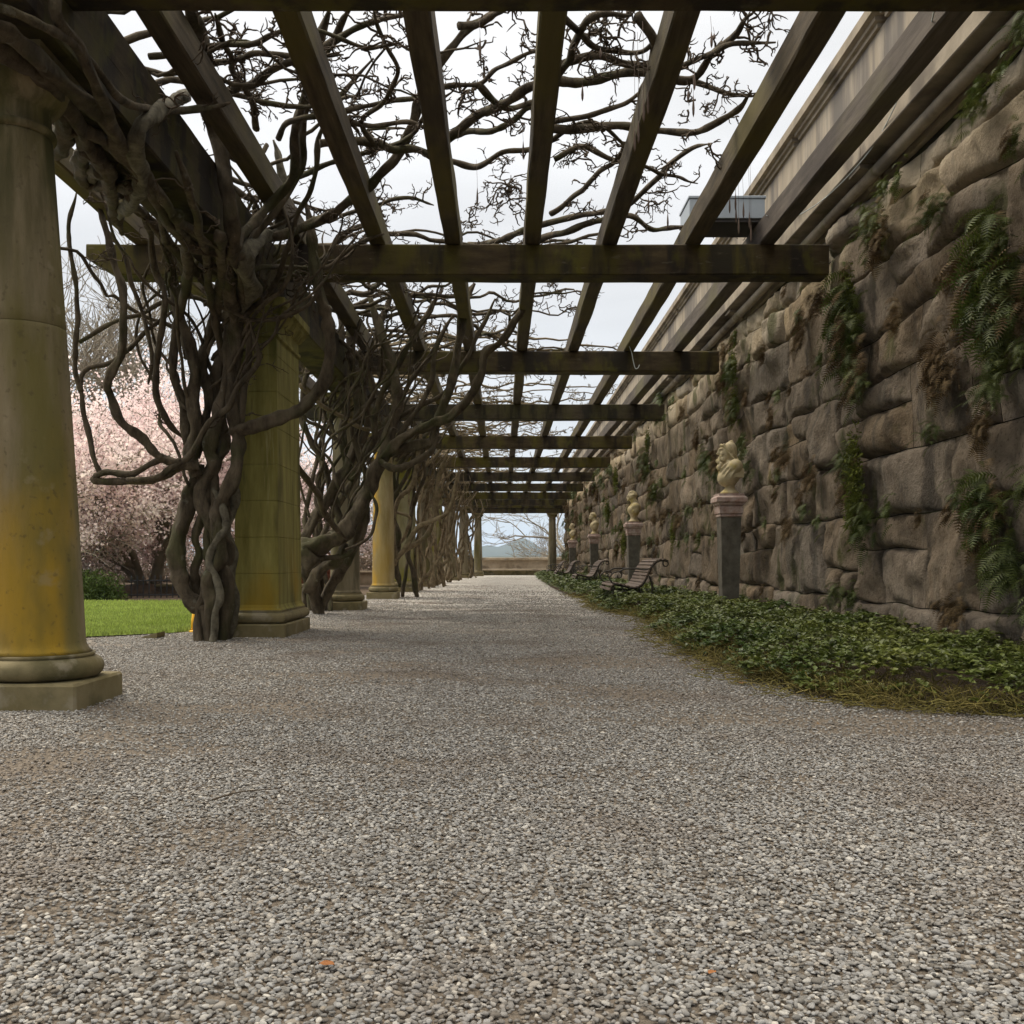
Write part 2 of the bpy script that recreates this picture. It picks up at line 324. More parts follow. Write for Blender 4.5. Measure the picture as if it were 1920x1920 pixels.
def gravel_material(name, inst):
    m = bpy.data.materials.new(name); m.use_nodes = True; t = m.node_tree; N = t.nodes; L = t.links
    bs = N['Principled BSDF']; bs.inputs['Roughness'].default_value = .75; bs.inputs['Specular IOR Level'].default_value = .25
    pos = N.new('ShaderNodeNewGeometry').outputs['Position']
    r = N.new('ShaderNodeValToRGB'); els = r.color_ramp.elements
    stops = [(0,(.11,.094,.076)),(.2,(.175,.165,.148)),(.5,(.238,.230,.216)),(.72,(.325,.32,.308)),(.82,(.26,.225,.18)),(.93,(.37,.355,.325)),(.985,(.45,.43,.39)),(1,(.52,.48,.41))]
    els[0].position = 0; els[0].color = (*stops[0][1],1); els[1].position = 1; els[1].color = (*stops[-1][1],1)
    for p, c in stops[1:-1]: el = els.new(p); el.color = (*c, 1)
    if inst:
        L.new(N.new('ShaderNodeObjectInfo').outputs['Random'], r.inputs[0])
    else:
        v = N.new('ShaderNodeTexVoronoi'); v.inputs['Scale'].default_value = 62; v.inputs['Randomness'].default_value = 1; L.new(pos, v.inputs['Vector'])
        s_ = N.new('ShaderNodeSeparateColor'); L.new(v.outputs['Color'], s_.inputs[0]); L.new(s_.outputs[0], r.inputs[0])
    col = r.outputs[0]
    nz_ = N.new('ShaderNodeTexNoise'); nz_.inputs['Scale'].default_value = 1.1; nz_.inputs['Detail'].default_value = 7; mq = N.new('ShaderNodeMapping'); mq.inputs['Scale'].default_value = (.9,1.0,1); L.new(pos, mq.inputs[0]); L.new(mq.outputs[0], nz_.inputs['Vector'])
    mr_ = N.new('ShaderNodeMapRange'); mr_.inputs[1].default_value = .50; mr_.inputs[2].default_value = .70; mr_.inputs[4].default_value = .55; L.new(nz_.outputs['Fac'], mr_.inputs[0])
    x_ = N.new('ShaderNodeMix'); x_.data_type = 'RGBA'; L.new(mr_.outputs[0], x_.inputs[0]); L.new(col, x_.inputs[6]); x_.inputs[7].default_value = (.12,.085,.06,1)
    col = x_.outputs[2]
    if not inst:
        # grit and dirt near the camera, stone pattern further off
        mu = N.new('ShaderNodeMix'); mu.data_type = 'RGBA'
        sp = N.new('ShaderNodeSeparateXYZ'); L.new(pos, sp.inputs[0]); q = N.new('ShaderNodeMapRange'); q.inputs[1].default_value = 7; q.inputs[2].default_value = 17; q.inputs[3].default_value = 1; q.inputs[4].default_value = 0
        L.new(sp.outputs['Y'], q.inputs[0]); L.new(q.outputs[0], mu.inputs[0]); L.new(col, mu.inputs[6]); mu.inputs[7].default_value = (.095,.078,.06,1); col = mu.outputs[2]
        dk = N.new('ShaderNodeMapRange'); dk.inputs[1].default_value = .0; dk.inputs[2].default_value = .011; dk.inputs[3].default_value = 2.15; dk.inputs[4].default_value = 1.7
        L.new(v.outputs['Distance'], dk.inputs[0]); dk.inputs[2].default_value = .75
        vs = N.new('ShaderNodeVectorMath'); vs.operation = 'SCALE'; L.new(col, vs.inputs[0]); L.new(dk.outputs[0], vs.inputs['Scale']); col = vs.outputs[0]
        b = N.new('ShaderNodeBump'); b.inputs['Strength'].default_value = .8; b.inputs['Distance'].default_value = .02; b.invert = True; L.new(v.outputs['Distance'], b.inputs['Height'])
        n2 = N.new('ShaderNodeTexNoise'); n2.inputs['Scale'].default_value = 90; L.new(pos, n2.inputs['Vector'])
        b2_ = N.new('ShaderNodeBump'); b2_.inputs['Strength'].default_value = .6; b2_.inputs['Distance'].default_value = .01; L.new(n2.outputs['Fac'], b2_.inputs['Height']); L.new(b.outputs[0], b2_.inputs['Normal'])
        L.new(b2_.outputs[0], bs.inputs['Normal'])
    L.new(col, bs.inputs['Base Color'])
    return m
M['path'] = gravel_material('gravel_ground', False)
M['stone'] = gravel_material('gravel_stone', True)

def icos(sub=1):
    import bmesh
    bm = bmesh.new(); bmesh.ops.create_icosphere(bm, subdivisions=sub, radius=1)
    V = np.array([v.co[:] for v in bm.verts]); Fc = np.array([[v.index for v in f.verts] for f in bm.faces]); bm.free(); return V, Fc

# ------------------------------------------------------------------ ground
def sheet(name, poly, z, m, kind='structure', thick=None):
    V = [(x, y, z) for x, y in poly]
    return tag(obj(name, V, [tuple(range(len(V)))], m), kind=kind)
sheet('ground', [(-70,-25),(12,-25),(12,56),(-70,56)], -.006, M['soil'])
sheet('gravel_path', [(-3.6,-10),(2.6,-10),(3.3,2),(3.3,52),(-2.9,52),(-2.9,20),(-2.85,12.5),(-2.95,10.4),(-3.3,9.55),(-3.9,9.0),(-5.5,8.3),(-12,8.0),(-12,-10)], 0, M['path'])
def lawn():
    poly = [(-3.25,9.75),(-3.95,9.15),(-5.5,8.45),(-12,8.15),(-40,8),(-40,17.4),(-12,17.4),(-7.4,17.7),(-4.6,17.9),(-3.3,17.5)]
    return sheet('lawn', poly, .006, M['lawn'])
lawn()
# grass blades along the near lawn edge and over the lawn
def blades():
    n = 26000
    Y = 8.3+9.2*RS.rand(n)**1.5; px = 120+260*RS.rand(n); X = (px-VX)*Y/F
    edge = np.where(X > -3.95, 9.15+(X+3.95)*.86, np.where(X > -5.5, 8.45+(X+5.5)*.45, 8.4))
    k = Y > edge; X = X[k]; Y = Y[k]; n = len(X)
    h = .025+.03*RS.rand(n); a = RS.rand(n)*2*PI; wd = .004+.0006*Y
    V = np.zeros((n,3,3)); V[:,0] = np.stack([X-np.cos(a)*wd, Y-np.sin(a)*wd, np.full(n,.005)],1); V[:,1] = np.stack([X+np.cos(a)*wd, Y+np.sin(a)*wd, np.full(n,.005)],1)
    V[:,2] = np.stack([X+.02*(RS.rand(n)-.5), Y+.02*(RS.rand(n)-.5), h],1)
    o = obj('grass_blades', V.reshape(-1,3), np.arange(n*3).reshape(-1,3), M['lawnblade']); tag(o, 'short bright green grass blades of the mown lawn', 'grass', kind='stuff')
M['lawnblade'] = leafmat('grass_blade', [(.21,.28,.05),(.30,.37,.10)], scale=1.2, rough=.7, trans=.3)
blades()

# gravel stones by geometry nodes
def gravel():
    colx = bpy.data.collections.new('gravel_kinds')
    V0, F0 = icos(2)
    for k in range(7):
        rs = np.random.RandomState(50+k); V = V0.copy()
        sh = np.array([1, .62+.3*rs.rand(), .38+.22*rs.rand()])
        for _ in range(7):
            d = rs.randn(3); d /= np.linalg.norm(d); c = .55+.3*rs.rand(); s = V@d; V = V-np.clip(s-c, 0, None)[:, None]*d*.9
        V = V*sh
        me = mkmesh('pebble', V, F0, M['stone'], smooth=True); o = bpy.data.objects.new('pebble', me); colx.objects.link(o)
    pts = []
    def band(y0, y1, n):
        Y = y0+(y1-y0)*RS.rand(n); X = (RS.rand(n)-.5)*1.16*Y+.0*Y
        k = (X > -6.5) & (X < 2.9); return np.stack([X[k], Y[k]], 1)
    for y0, y1, dens in ((1.25,2.2,15500),(2.2,3.2,13500),(3.2,4.5,10500),(4.5,6,8000),(6,8,5400),(8,10.5,3200),(10.5,14,2000),(14,17,1150),(17,20,600),(20,24,250),(24,30,90)):
        area = (y1-y0)*1.16*(y0+y1)/2; pts.append(band(y0, y1, int(area*dens)))
    Pp = np.concatenate(pts)
    keep = np.ones(len(Pp), bool)
    for i, (x, y) in enumerate(Pp):
        d = mn.noise(Vector((x*.9, y*1.5, 3.3)))+.5*mn.noise(Vector((x*2.3, y*4.1, 9.3)))
        if d > .18 and random.random() < min(.75, (d-.1)*2.2): keep[i] = False
        if x < -2.9 and y > 9.0+(x+3.9)*.9 : keep[i] = False
    Pp = Pp[keep]; n = len(Pp)
    me = bpy.data.meshes.new('gravel'); me.vertices.add(n)
    co = np.zeros((n,3), np.float32); co[:, :2] = Pp; co[:, 2] = .001+.006*RS.rand(n); me.vertices.foreach_set('co', co.ravel())
    sat = me.attributes.new('sc', 'FLOAT', 'POINT'); s = (.0034+.0036*RS.rand(n)**1.7); big = RS.rand(n) < .025; s[big] *= 1.6; s *= np.clip(1.22-.07*(Pp[:,1]-1.3), 1, 1.22); s *= (1+.06*np.clip(Pp[:,1]-2, 0, 14))
    sat.data.foreach_set('value', s.astype(np.float32))
    me.update(); o = link('gravel', me); tag(o, 'loose grey gravel stones strewn over the path', 'gravel', kind='stuff')
    g = bpy.data.node_groups.new('scatter', 'GeometryNodeTree')
    g.interface.new_socket('Geometry', in_out='INPUT', socket_type='NodeSocketGeometry'); g.interface.new_socket('Geometry', in_out='OUTPUT', socket_type='NodeSocketGeometry')
    N = g.nodes; L = g.links; gi = N.new('NodeGroupInput'); go = N.new('NodeGroupOutput')
    ci = N.new('GeometryNodeCollectionInfo'); ci.inputs['Collection'].default_value = colx; ci.inputs['Separate Children'].default_value = True; ci.inputs['Reset Children'].default_value = True
    mp_ = N.new('GeometryNodeMeshToPoints'); L.new(gi.outputs[0], mp_.inputs[0])
    ip = N.new('GeometryNodeInstanceOnPoints'); L.new(mp_.outputs[0], ip.inputs['Points']); L.new(ci.outputs[0], ip.inputs['Instance']); ip.inputs['Pick Instance'].default_value = True
    rv = N.new('FunctionNodeRandomValue'); rv.data_type = 'FLOAT_VECTOR'; rv.inputs[0].default_value = (-.35,-.35,0); rv.inputs[1].default_value = (.35,.35,6.28)
    L.new(rv.outputs[0], ip.inputs['Rotation'])
    na = N.new('GeometryNodeInputNamedAttribute'); na.data_type = 'FLOAT'; na.inputs[0].default_value = 'sc'
    L.new(na.outputs[0], ip.inputs['Scale']); L.new(ip.outputs[0], go.inputs[0])
    md = o.modifiers.new('scatter', 'NODES'); md.node_group = g
    print('gravel', n)
gravel()
# ------------------------------------------------------------------ columns, piers
ZC = 3.15        # top of capital
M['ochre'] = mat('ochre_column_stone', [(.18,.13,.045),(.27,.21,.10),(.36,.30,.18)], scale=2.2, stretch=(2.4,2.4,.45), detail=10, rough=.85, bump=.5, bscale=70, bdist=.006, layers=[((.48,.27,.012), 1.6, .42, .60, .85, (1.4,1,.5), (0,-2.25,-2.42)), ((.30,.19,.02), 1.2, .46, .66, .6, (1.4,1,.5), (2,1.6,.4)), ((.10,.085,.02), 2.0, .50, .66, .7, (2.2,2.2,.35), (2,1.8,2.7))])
def column(name, cx, cy, label, r0=.215, r1=.17, lean=0.0, joint=None, group='round stone columns on the lawn side', cm='column'):
    e_ = empty(name, (cx, cy, 0), label, 'column', group)
    n = 56 if cy < 8 else 32
    MB().box(cx-.29, cx+.29, cy-.29, cy+.29, -.03, .128, .012).build('plinth', M['base'], e_)
    tor = [(.20,.129)]+[(.235+.052*math.cos(a), .182+.052*math.sin(a)) for a in np.linspace(-1.5, 1.5, 9)]+[(.245,.236),(.245,.252)]
    MB().lathe(tor, cx, cy, n).build('base_moulding', M['base'], e_, True)
    def rr(z):
        t = min(1, max(0, (z-.25)/2.55)); return r0+(r1-r0)*(t**1.6)
    zs = [joint, ] if joint else []
    cuts = [.253]+zs+[2.80]
    for a, b in zip(cuts[:-1], cuts[1:]):
        prof = []
        if a < .3: prof += [(rr(a)+.028, a), (rr(a)+.012, a+.018), (rr(a)+.003, a+.04)]
        else: prof += [(rr(a)-.002, a+.0006), (rr(a), a+.003)]
        for z in np.linspace(a+.06, b-.03, 10): prof.append((rr(z), z))
        prof += [(rr(b), b-.003), (rr(b)-.002, b-.0006)]
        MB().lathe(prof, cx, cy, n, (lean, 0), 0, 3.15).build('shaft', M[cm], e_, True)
    cap = [(r1-.005,2.801),(r1+.018,2.81),(r1+.022,2.825),(r1+.018,2.84),(r1,2.845),(r1,2.93),(r1+.03,2.95),(r1+.07,3.0),(r1+.09,3.04),(r1+.09,3.055)]
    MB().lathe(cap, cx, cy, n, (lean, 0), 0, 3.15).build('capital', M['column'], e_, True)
    MB().sqlathe([(0,3.056),(0,3.09),(.02,3.10),(.035,3.115),(.035,3.149)], cx+lean, cy, .245, .245).build('abacus', M['base'], e_)
    return e_
def pier(name, cx, cy, ww, dd, label, group='square stone piers on the lawn side', cm='pier'):
    e_ = empty(name, (cx, cy, 0), label, 'pier', group)
    rx, ry = ww/2, dd/2
    MB().box(cx-rx-.075, cx+rx+.075, cy-ry-.075, cy+ry+.075, -.03, .128, .012).build('plinth', M['base'], e_)
    prof = [(-.02,.129)]+[(.018+.052*math.cos(a), .182+.052*math.sin(a)) for a in np.linspace(-1.5, 1.5, 9)]+[(.03,.236),(.03,.252)]
    MB().sqlathe(prof, cx, cy, rx, ry).build('base_moulding', M['base'], e_)
    z = .253; k = 0
    def tp(z): return -.028*((z-.25)/2.6)
    while z < 2.78:
        z2 = min(2.80, z+.34)
        if 2.80-z2 < .12: z2 = 2.80
        b = .004
        MB().sqlathe([(tp(z)-b, z), (tp(z), z+b), (tp(z2), z2-b-.001), (tp(z2)-b, z2-.001)] if k else [(.03,z),(.012,z+.02),(0,z+.05),(tp(z2), z2-b-.001),(tp(z2)-b, z2-.001)], cx, cy, rx, ry).build('block', M[cm], e_)
        z = z2; k += 1
    t = tp(2.8)
    MB().sqlathe([(t-.005,2.80),(t+.018,2.81),(t+.018,2.838),(t,2.845),(t,2.94),(t+.02,2.955),(t+.05,3.0),(t+.07,3.03),(t+.07,3.06),(t+.095,3.075),(t+.095,3.149)], cx, cy, rx, ry).build('capital', M[cm], e_)
    return e_
CY0, S = 4.90, 4.68
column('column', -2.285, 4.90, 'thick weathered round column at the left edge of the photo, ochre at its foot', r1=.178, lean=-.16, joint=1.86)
pier('pier', -2.29, 9.70, .42, 1.05, 'square green-stained pier wrapped by the nearest wisteria trunk')
column('column', -2.31, 14.5, 'shaded grey-olive round column just behind the leaning wisteria trunk', cm='greycol')
column('column', -2.285, 18.95, 'round column with the bright ochre stain down its left side', cm='ochre')
pier('pier', -2.33, 23.6, .46, .9, 'lichen-green pier right behind the ochre-stained column', cm='greypier')
column('column', -2.25, 28.3, 'round column behind the second green pier, pale vine stem in front', cm='greycol')
pier('pier', -2.22, 33.0, .42, .8, 'pier in the thick of the pale vine stems, third of the piers', cm='greypier')
column('column', -2.0, 37.9, 'round column near the far end, half covered by pale vines', cm='greycol')
column('column', -1.72, 43.6, 'slim far round column left of the black bin', cm='greycol')
column('column', -1.22, 49.4, 'freestanding column at the far end, right of the black bin', cm='greycol')
column('column', 2.50, 49.4, 'dark column at the far end beside the stone wall', group='round stone columns at the wall side', cm='greycol')

# ------------------------------------------------------------------ timber
def timber(name, x0, x1, y0, y1, z0, z1, m, axis, parent=None, seed=0, prof_ends=None, sag=.012):
    """long timber with slightly irregular edges"""
    n = max(2, int((x1-x0 if axis == 'x' else y1-y0)/.25)); V = []
    a0, a1 = (x0, x1) if axis == 'x' else (y0, y1)
    b0, b1 = (y0, y1) if axis == 'x' else (x0, x1)
    ch = .012
    sec = [(b0+ch,z0),(b1-ch,z0),(b1,z0+ch),(b1,z1-ch),(b1-ch,z1),(b0+ch,z1),(b0,z1-ch),(b0,z0+ch)]
    for i in range(n+1):
        a = a0+(a1-a0)*i/n
        for j, (b, z) in enumerate(sec):
            nx = .008*mn.noise(Vector((a*1.3, j*5.1, seed*3.7)))+.004*mn.noise(Vector((a*7, j*5.1, seed)))
            nzv = .008*mn.noise(Vector((a*1.1, j*7.7+40, seed*2.7)))+.004*mn.noise(Vector((a*6, j*3.1, seed+9)))-sag*abs(math.sin(a*PI/S))
            zz = z+nzv
            if prof_ends and axis == 'x':
                d = a-a0
                if d < .32 and z < (z0+z1)/2: zz = z+(z1-z0)*.55*(1-math.sqrt(max(0, 1-(1-d/.32)**2)))
            V.append((a, b+nx, zz) if axis == 'x' else (b+nx, a, zz))
    k = 8; Fc = []
    for i in range(n):
        for j in range(k): Fc.append((i*k+j, i*k+(j+1) % k, (i+1)*k+(j+1) % k, (i+1)*k+j))
    Fc.append(tuple(range(k))[::-1]); Fc.append(tuple(n*k+j for j in range(k)))
    if axis == 'x': Fc = [f[::-1] for f in Fc]
    return obj(name, V, Fc, m, parent)
ordn = ['', 'nearest', 'second', 'third', 'fourth', 'fifth', 'sixth', 'seventh', 'eighth', 'ninth', 'tenth', 'eleventh']
BY = [4.83+4.68*i for i in range(-1, 10)]
BL = {-1: 'timber cross beam over the camera position, just out of the top of the photo',
      0: 'nearly black cross beam running along the very top edge of the photo',
      1: 'long mossy cross beam with curved left end, above the square pier',
      2: 'mossy cross beam over the leaning wisteria trunk, second below the top edge beam',
      3: 'green cross beam with a leafy plant at its wall end', 4: 'fourth cross beam from the top edge beam, pale mossy face',
      5: 'dark stained cross beam, fifth beyond the top edge beam', 6: 'nearly black short-looking beam, sixth beyond the top edge beam',
      7: 'far cross beam, seventh beyond the top edge beam', 8: 'far cross beam, eighth beyond the top edge beam', 9: 'far cross beam, last one before the end columns'}
for i, yb in zip(range(-1, 10), BY):
    ob = timber('cross_beam', -3.9, 3.06, yb-.27, yb, 3.392, 3.68, M['wood'], 'x', seed=i+20, prof_ends=True, sag=0)
    tag(ob, BL[i], 'beam', 'cross beams of the pergola')
ob = timber('end_beam', -1.9, 3.2, 49.15, 49.6, 3.392, 3.68, M['wood'], 'x', seed=57, sag=0)
tag(ob, 'upper of the two stacked beams over the far end columns', 'beam', 'cross beams of the pergola')
ob = timber('end_beam', -1.75, 3.2, 49.2, 49.6, 3.151, 3.39, M['wood'], 'x', seed=55, sag=0)
tag(ob, 'lowest lintel beam resting on the two far end columns', 'beam', 'cross beams of the pergola')
RX = [(-1.92,.15),(-1.175,.15),(-.465,.15),(.28,.15),(1.005,.15),(1.79,.15),(2.48,.15)]
RL = ['rafter nearest the lawn-side columns, leaning steeply up left in view', 'rafter second from the lawn side with a pale right edge', 'dark rafter just left of the middle of the pergola roof',
      'middle rafter running almost straight up the photo', 'rafter just right of the middle one', 'greenish rafter beside the open strip of sky near the wall', 'grey rafter closest to the stone wall, a cable looped round it']
for k, (x, wd) in enumerate(RX):
    ob = timber('rafter', x-wd/2, x+wd/2, -1.2, 49.9, 3.682, 3.90, M['raftergrey' if k == 6 else 'rafter'], 'y', seed=k+1)
    tag(ob, RL[k], 'rafter', 'long rafters of the pergola')
ob = timber('rafter', -3.45, -3.30, -1.2, 49.9, 3.682, 3.90, M['rafter'], 'y', seed=12); tag(ob, 'outermost rafter over the lawn beyond the columns', 'rafter', 'long rafters of the pergola')
ob = timber('rafter', -2.72, -2.57, -1.2, 49.9, 3.682, 3.90, M['rafter'], 'y', seed=13); tag(ob, 'rafter on the outer side of the column line, behind the vines', 'rafter', 'long rafters of the pergola')
ar = empty('architrave', (-2.29, 4.9, 3.15), 'deep timber architrave lying along the tops of the lawn-side columns', 'architrave')
timber('lower_timber', -2.49, -2.09, .3, 47.5, 3.152, 3.39, M['wood'], 'y', ar, seed=70, sag=0)
for i in range(len(BY)-1):
    timber('upper_timber', -2.46, -2.11, BY[i]+.004, BY[i+1]-.275, 3.392, 3.64, M['wood'], 'y', ar, seed=80+i, sag=0)

# ------------------------------------------------------------------ retaining wall
WX = 3.17
wall = empty('retaining_wall', (WX, 5, 0), 'tall rock-faced stone retaining wall along the right side, ferns in its joints', 'wall')
def warp(V):
    o = V.copy()
    for i, (x, y, z) in enumerate(V):
        o[i, 2] = z+.10*mn.noise(Vector((y*.6, z*.7, 7.7)))+.035*mn.noise(Vector((y*1.9, z*1.6, 1.7)))
        o[i, 1] = y+.16*mn.noise(Vector((y*.5, z*1.1, 17.7)))+.05*mn.noise(Vector((y*1.5, z*2.4, 11.7)))
    return o
def stone_mesh(y0, y1, z0, z1, rs, near):
    hgt, wid = z1-z0, y1-y0
    nu = max(5, min(30, int(wid/(.038 if near else .10)))); nv = max(5, min(24, int(hgt/(.038 if near else .10))))
    g = .004
    # cluster samples at edges
    def ax(a, b, n):
        t = np.linspace(0, 1, n+1); t = t-.55*np.sin(2*PI*t)/(2*PI); q = a+(b-a)*t; return np.sort(np.concatenate([q, [a+.010, b-.010]]))
    U = ax(y0+g, y1-g, nu); W = ax(z0+g, z1-g, nv)
    b = .045+.06*rs.rand(); planes = []; scoops = []
    for _ in range(rs.randint(2, 6)):
        e_ = rs.rand(); sy_ = y0+rs.rand()*wid; sz_ = z0+(rs.rand()**1.6)*hgt
        if rs.rand() < .5: sy_ = y0 if rs.rand() < .5 else y1
        scoops.append((sy_, sz_, .08+.15*rs.rand(), .22+.3*rs.rand()))
    for _ in range(5):
        ang = rs.rand()*2*PI; sl = .06+.26*rs.rand(); planes.append((math.cos(ang)*sl, math.sin(ang)*sl, .02+.06*rs.rand()))
    cy, cz = (y0+y1)/2+.1*(rs.rand()-.5), (z0+z1)/2+.1*(rs.rand()-.5); so_ = rs.rand()*50
    nu += 2; nv += 2; V = np.zeros(((nu+1)*(nv+1), 3)); i = 0; er = .010+.017*rs.rand()
    off = .045*rs.rand(); cr_ = .012+.03*rs.rand()
    for zz in W:
        for yy in U:
            e1 = min(yy-U[0], U[-1]-yy); e2 = min(zz-W[0], W[-1]-zz)
            wv = .016*mn.noise(Vector((yy*5+so_, zz*5, so_)))+.010*mn.noise(Vector((yy*16, zz*16, so_)))
            if e1 < cr_ and e2 < cr_: ec = cr_-math.hypot(cr_-e1, cr_-e2); e1 = e2 = max(0, ec)
            e1 = max(0, e1+min(0, wv-.006)*1.2) if e1 > 0 else 0; e2 = max(0, e2+min(0, wv-.006)*1.2) if e2 > 0 else 0
            ee = (1-math.exp(-e1/er))*(1-math.exp(-e2/er))
            h = min([b]+[b+c+gx*(yy-cy)+gz*(zz-cz)-.06 for gx, gz, c in planes])
            nn = .034*mn.noise(Vector((yy*3+so_, zz*2, so_)))+.026*mn.noise(Vector((yy*9, zz*6, so_)))+.016*mn.noise(Vector((yy*22, zz*18, so_)))
            sc_ = 0.0
            for (sy_, sz_, sr, sk) in scoops:
                dd = math.hypot(yy-sy_, (zz-sz_)*1.25)+.03*mn.noise(Vector((yy*8, zz*8, so_)))
                if dd < sr: sc_ = max(sc_, sk*math.sqrt(max(0, sr*sr-dd*dd))*.75)
            h = max(.02, h+off)*ee+(nn-sc_)*min(1, ee*1.3)-.02*(1-ee)**3
            V[i] = (WX-max(h, -.02), yy, zz); i += 1
    V = warp(V)
    idx = np.arange((nu+1)*(nv+1)).reshape(nv+1, nu+1)
    q = np.stack([idx[:-1,:-1], idx[1:,:-1], idx[1:,1:], idx[:-1,1:]], -1).reshape(-1, 4)
    return V, q
cells = []
rows = [-.05,.40,1.10,1.58,2.20,2.62,3.22,3.62,3.86]
for ri in range(len(rows)-1):
    z0, z1 = rows[ri], rows[ri+1]; y = 3.6+random.random()*.6
    while y < 49.6:
        wd = (.55+.95*random.random())*(1.25 if (z1-z0) > .55 else .95)
        if y+wd > 49.6: wd = 49.7-y
        if z1-z0 > .55 and random.random() < .38:
            zm = z0+(z1-z0)*(.35+.3*random.random()); w2 = wd*(.4+.3*random.random())
            if random.random() < .5:
                cells += [(y, y+w2, z0, zm), (y+w2, y+wd, z0, zm), (y, y+wd, zm, z1)]
            else: cells += [(y, y+wd, z0, zm), (y, y+w2, zm, z1), (y+w2, y+wd, zm, z1)]
        else: cells.append((y, y+wd, z0, z1))
        y += wd
cells.sort(key=lambda c: c[0]); restV = []; restF = []; nb = 0
for i, c in enumerate(cells):
    if c[1]-c[0] < .08: continue
    V, q = stone_mesh(*c, np.random.RandomState(900+i), c[0] < 15)
    if i < 298: obj('stone', V, q, M['rock'], wall, True)
    else: restV.append(V); restF.append(q+nb); nb += len(V)
if restV: tag(obj('stones_far', np.concatenate(restV), np.concatenate(restF), M['rock'], wall, True), kind='stuff')
MB().box(WX+.025, 3.7, 3.4, 49.7, -.1, 3.86).build('core', M['mortar'], wall)
# torus moulding, cornice slab in lengths, corbels, parapet and coping
y = 3.4; k = 0
while y < 49.7:
    y2 = min(49.7, y+2.34)
    n = 10; tor = [(3.075+.052*math.cos(a), 3.915+.052*math.sin(a)) for a in np.linspace(0, 2*PI, n, endpoint=False)]
    MB().prism(tor, 'y', y+.004, y2-.004).build('torus_moulding', M['cornice'], wall, True)
    MB().box(2.93, 3.5, y+.003, y2-.003, 4.0, 4.14, .008).build('cornice_slab', M['cornice'], wall)
    MB().box(3.13, 3.6, y+.002, y2-.002, 4.142, 5.12).build('parapet_panel', M['parapet'], wall)
    MB().sqlathe([(.0,5.121),(.0,5.16),(.03,5.165),(.03,5.20),(.075,5.21),(.075,5.30),(.05,5.34)], 3.36, (y+y2)/2, .26, (y2-y)/2-.08).build('coping_stone', M['cornice'], wall)
    y = y2
MB().box(3.15, 3.6, 3.4, 49.7, 3.862, 3.998).build('frieze', M['cornice'], wall)
for i in range(9):
    yc = 3.62+4.68*i; prof = []
    for a in np.linspace(0, PI/2, 7): prof.append((2.97+.17*math.sin(a)*1.0, 3.998-.135*(1-math.cos(a))*1.0))
    poly = [(3.148,3.998)]+[(2.96,3.998),(2.96,3.965)]+[(2.97+.17*t, 3.965-.10*t*t) for t in (.2,.4,.6,.8,1)]
    b = MB().prism(poly, 'y', yc-.13, yc+.13); b.build('corbel', M['cornice'], wall)

# ------------------------------------------------------------------ terrace end: parapet with built-in bench
par = empty('terrace_parapet', (0, 52, 0), 'pale stone terrace parapet with built-in bench closing the far end of the path', 'wall')
MB().box(-9, 7.5, 52.35, 52.75, -.02, .80).build('panel', M['parfar'], par)
x = -9.0
while x < 7.4:
    MB().box(x+.004, x+1.83-.004, 52.22, 52.88, .802, .94, .02).build('coping_stone', M['parfar'], par); x += 1.83
MB().box(-9, 7.5, 51.75, 52.34, .26, .345, .012).build('bench_seat', M['parfar'], par)
MB().box(-9, 7.5, 51.95, 52.345, -.02, .258).build('bench_base', M['base'], par)
# low wall seen on the lawn side
lw = empty('low_wall', (-5, 30, 0), 'low buff stone wall seen between two round columns beyond the vines', 'wall')
MB().box(-8, -3.6, 30, 30.3, -.02, .36).build('wall_body', M['parfar'], lw); MB().box(-8.03, -3.57, 29.96, 30.34, .362, .43, .01).build('coping', M['parfar'], lw)
gw = empty('garden_wall', (-7.5, 21.6, 0), 'long low brown garden wall behind the lawn, right of the pink tree trunk', 'wall')
MB().box(-7.6, -3.4, 21.6, 21.9, -.02, .16).build('wall_body', M['soil'], gw); MB().box(-7.62, -3.38, 21.56, 21.94, .162, .215, .008).build('coping', M['base'], gw)

# bin
bn = empty('litter_bin', (-1.62, 48.2, 0), 'black slatted litter bin beside the far end column', 'bin')
pb = MB().lathe([(.20,.02),(.21,.05),(.21,.80),(.19,.82)], -1.62, 48.2, 20); pb.build('body', M['black'], bn, True)
MB().lathe([(.235,.84),(.235,.88),(.10,.93)], -1.62, 48.2, 20).build('lid', M['black'], bn, True)
for i in range(14):
    a = 2*PI*i/14; x = -1.62+.222*math.cos(a); y = 48.2+.222*math.sin(a)
    MB().box(x-.018, x+.018, y-.012, y+.012, .03, .84).build('slat', M['black'], bn)

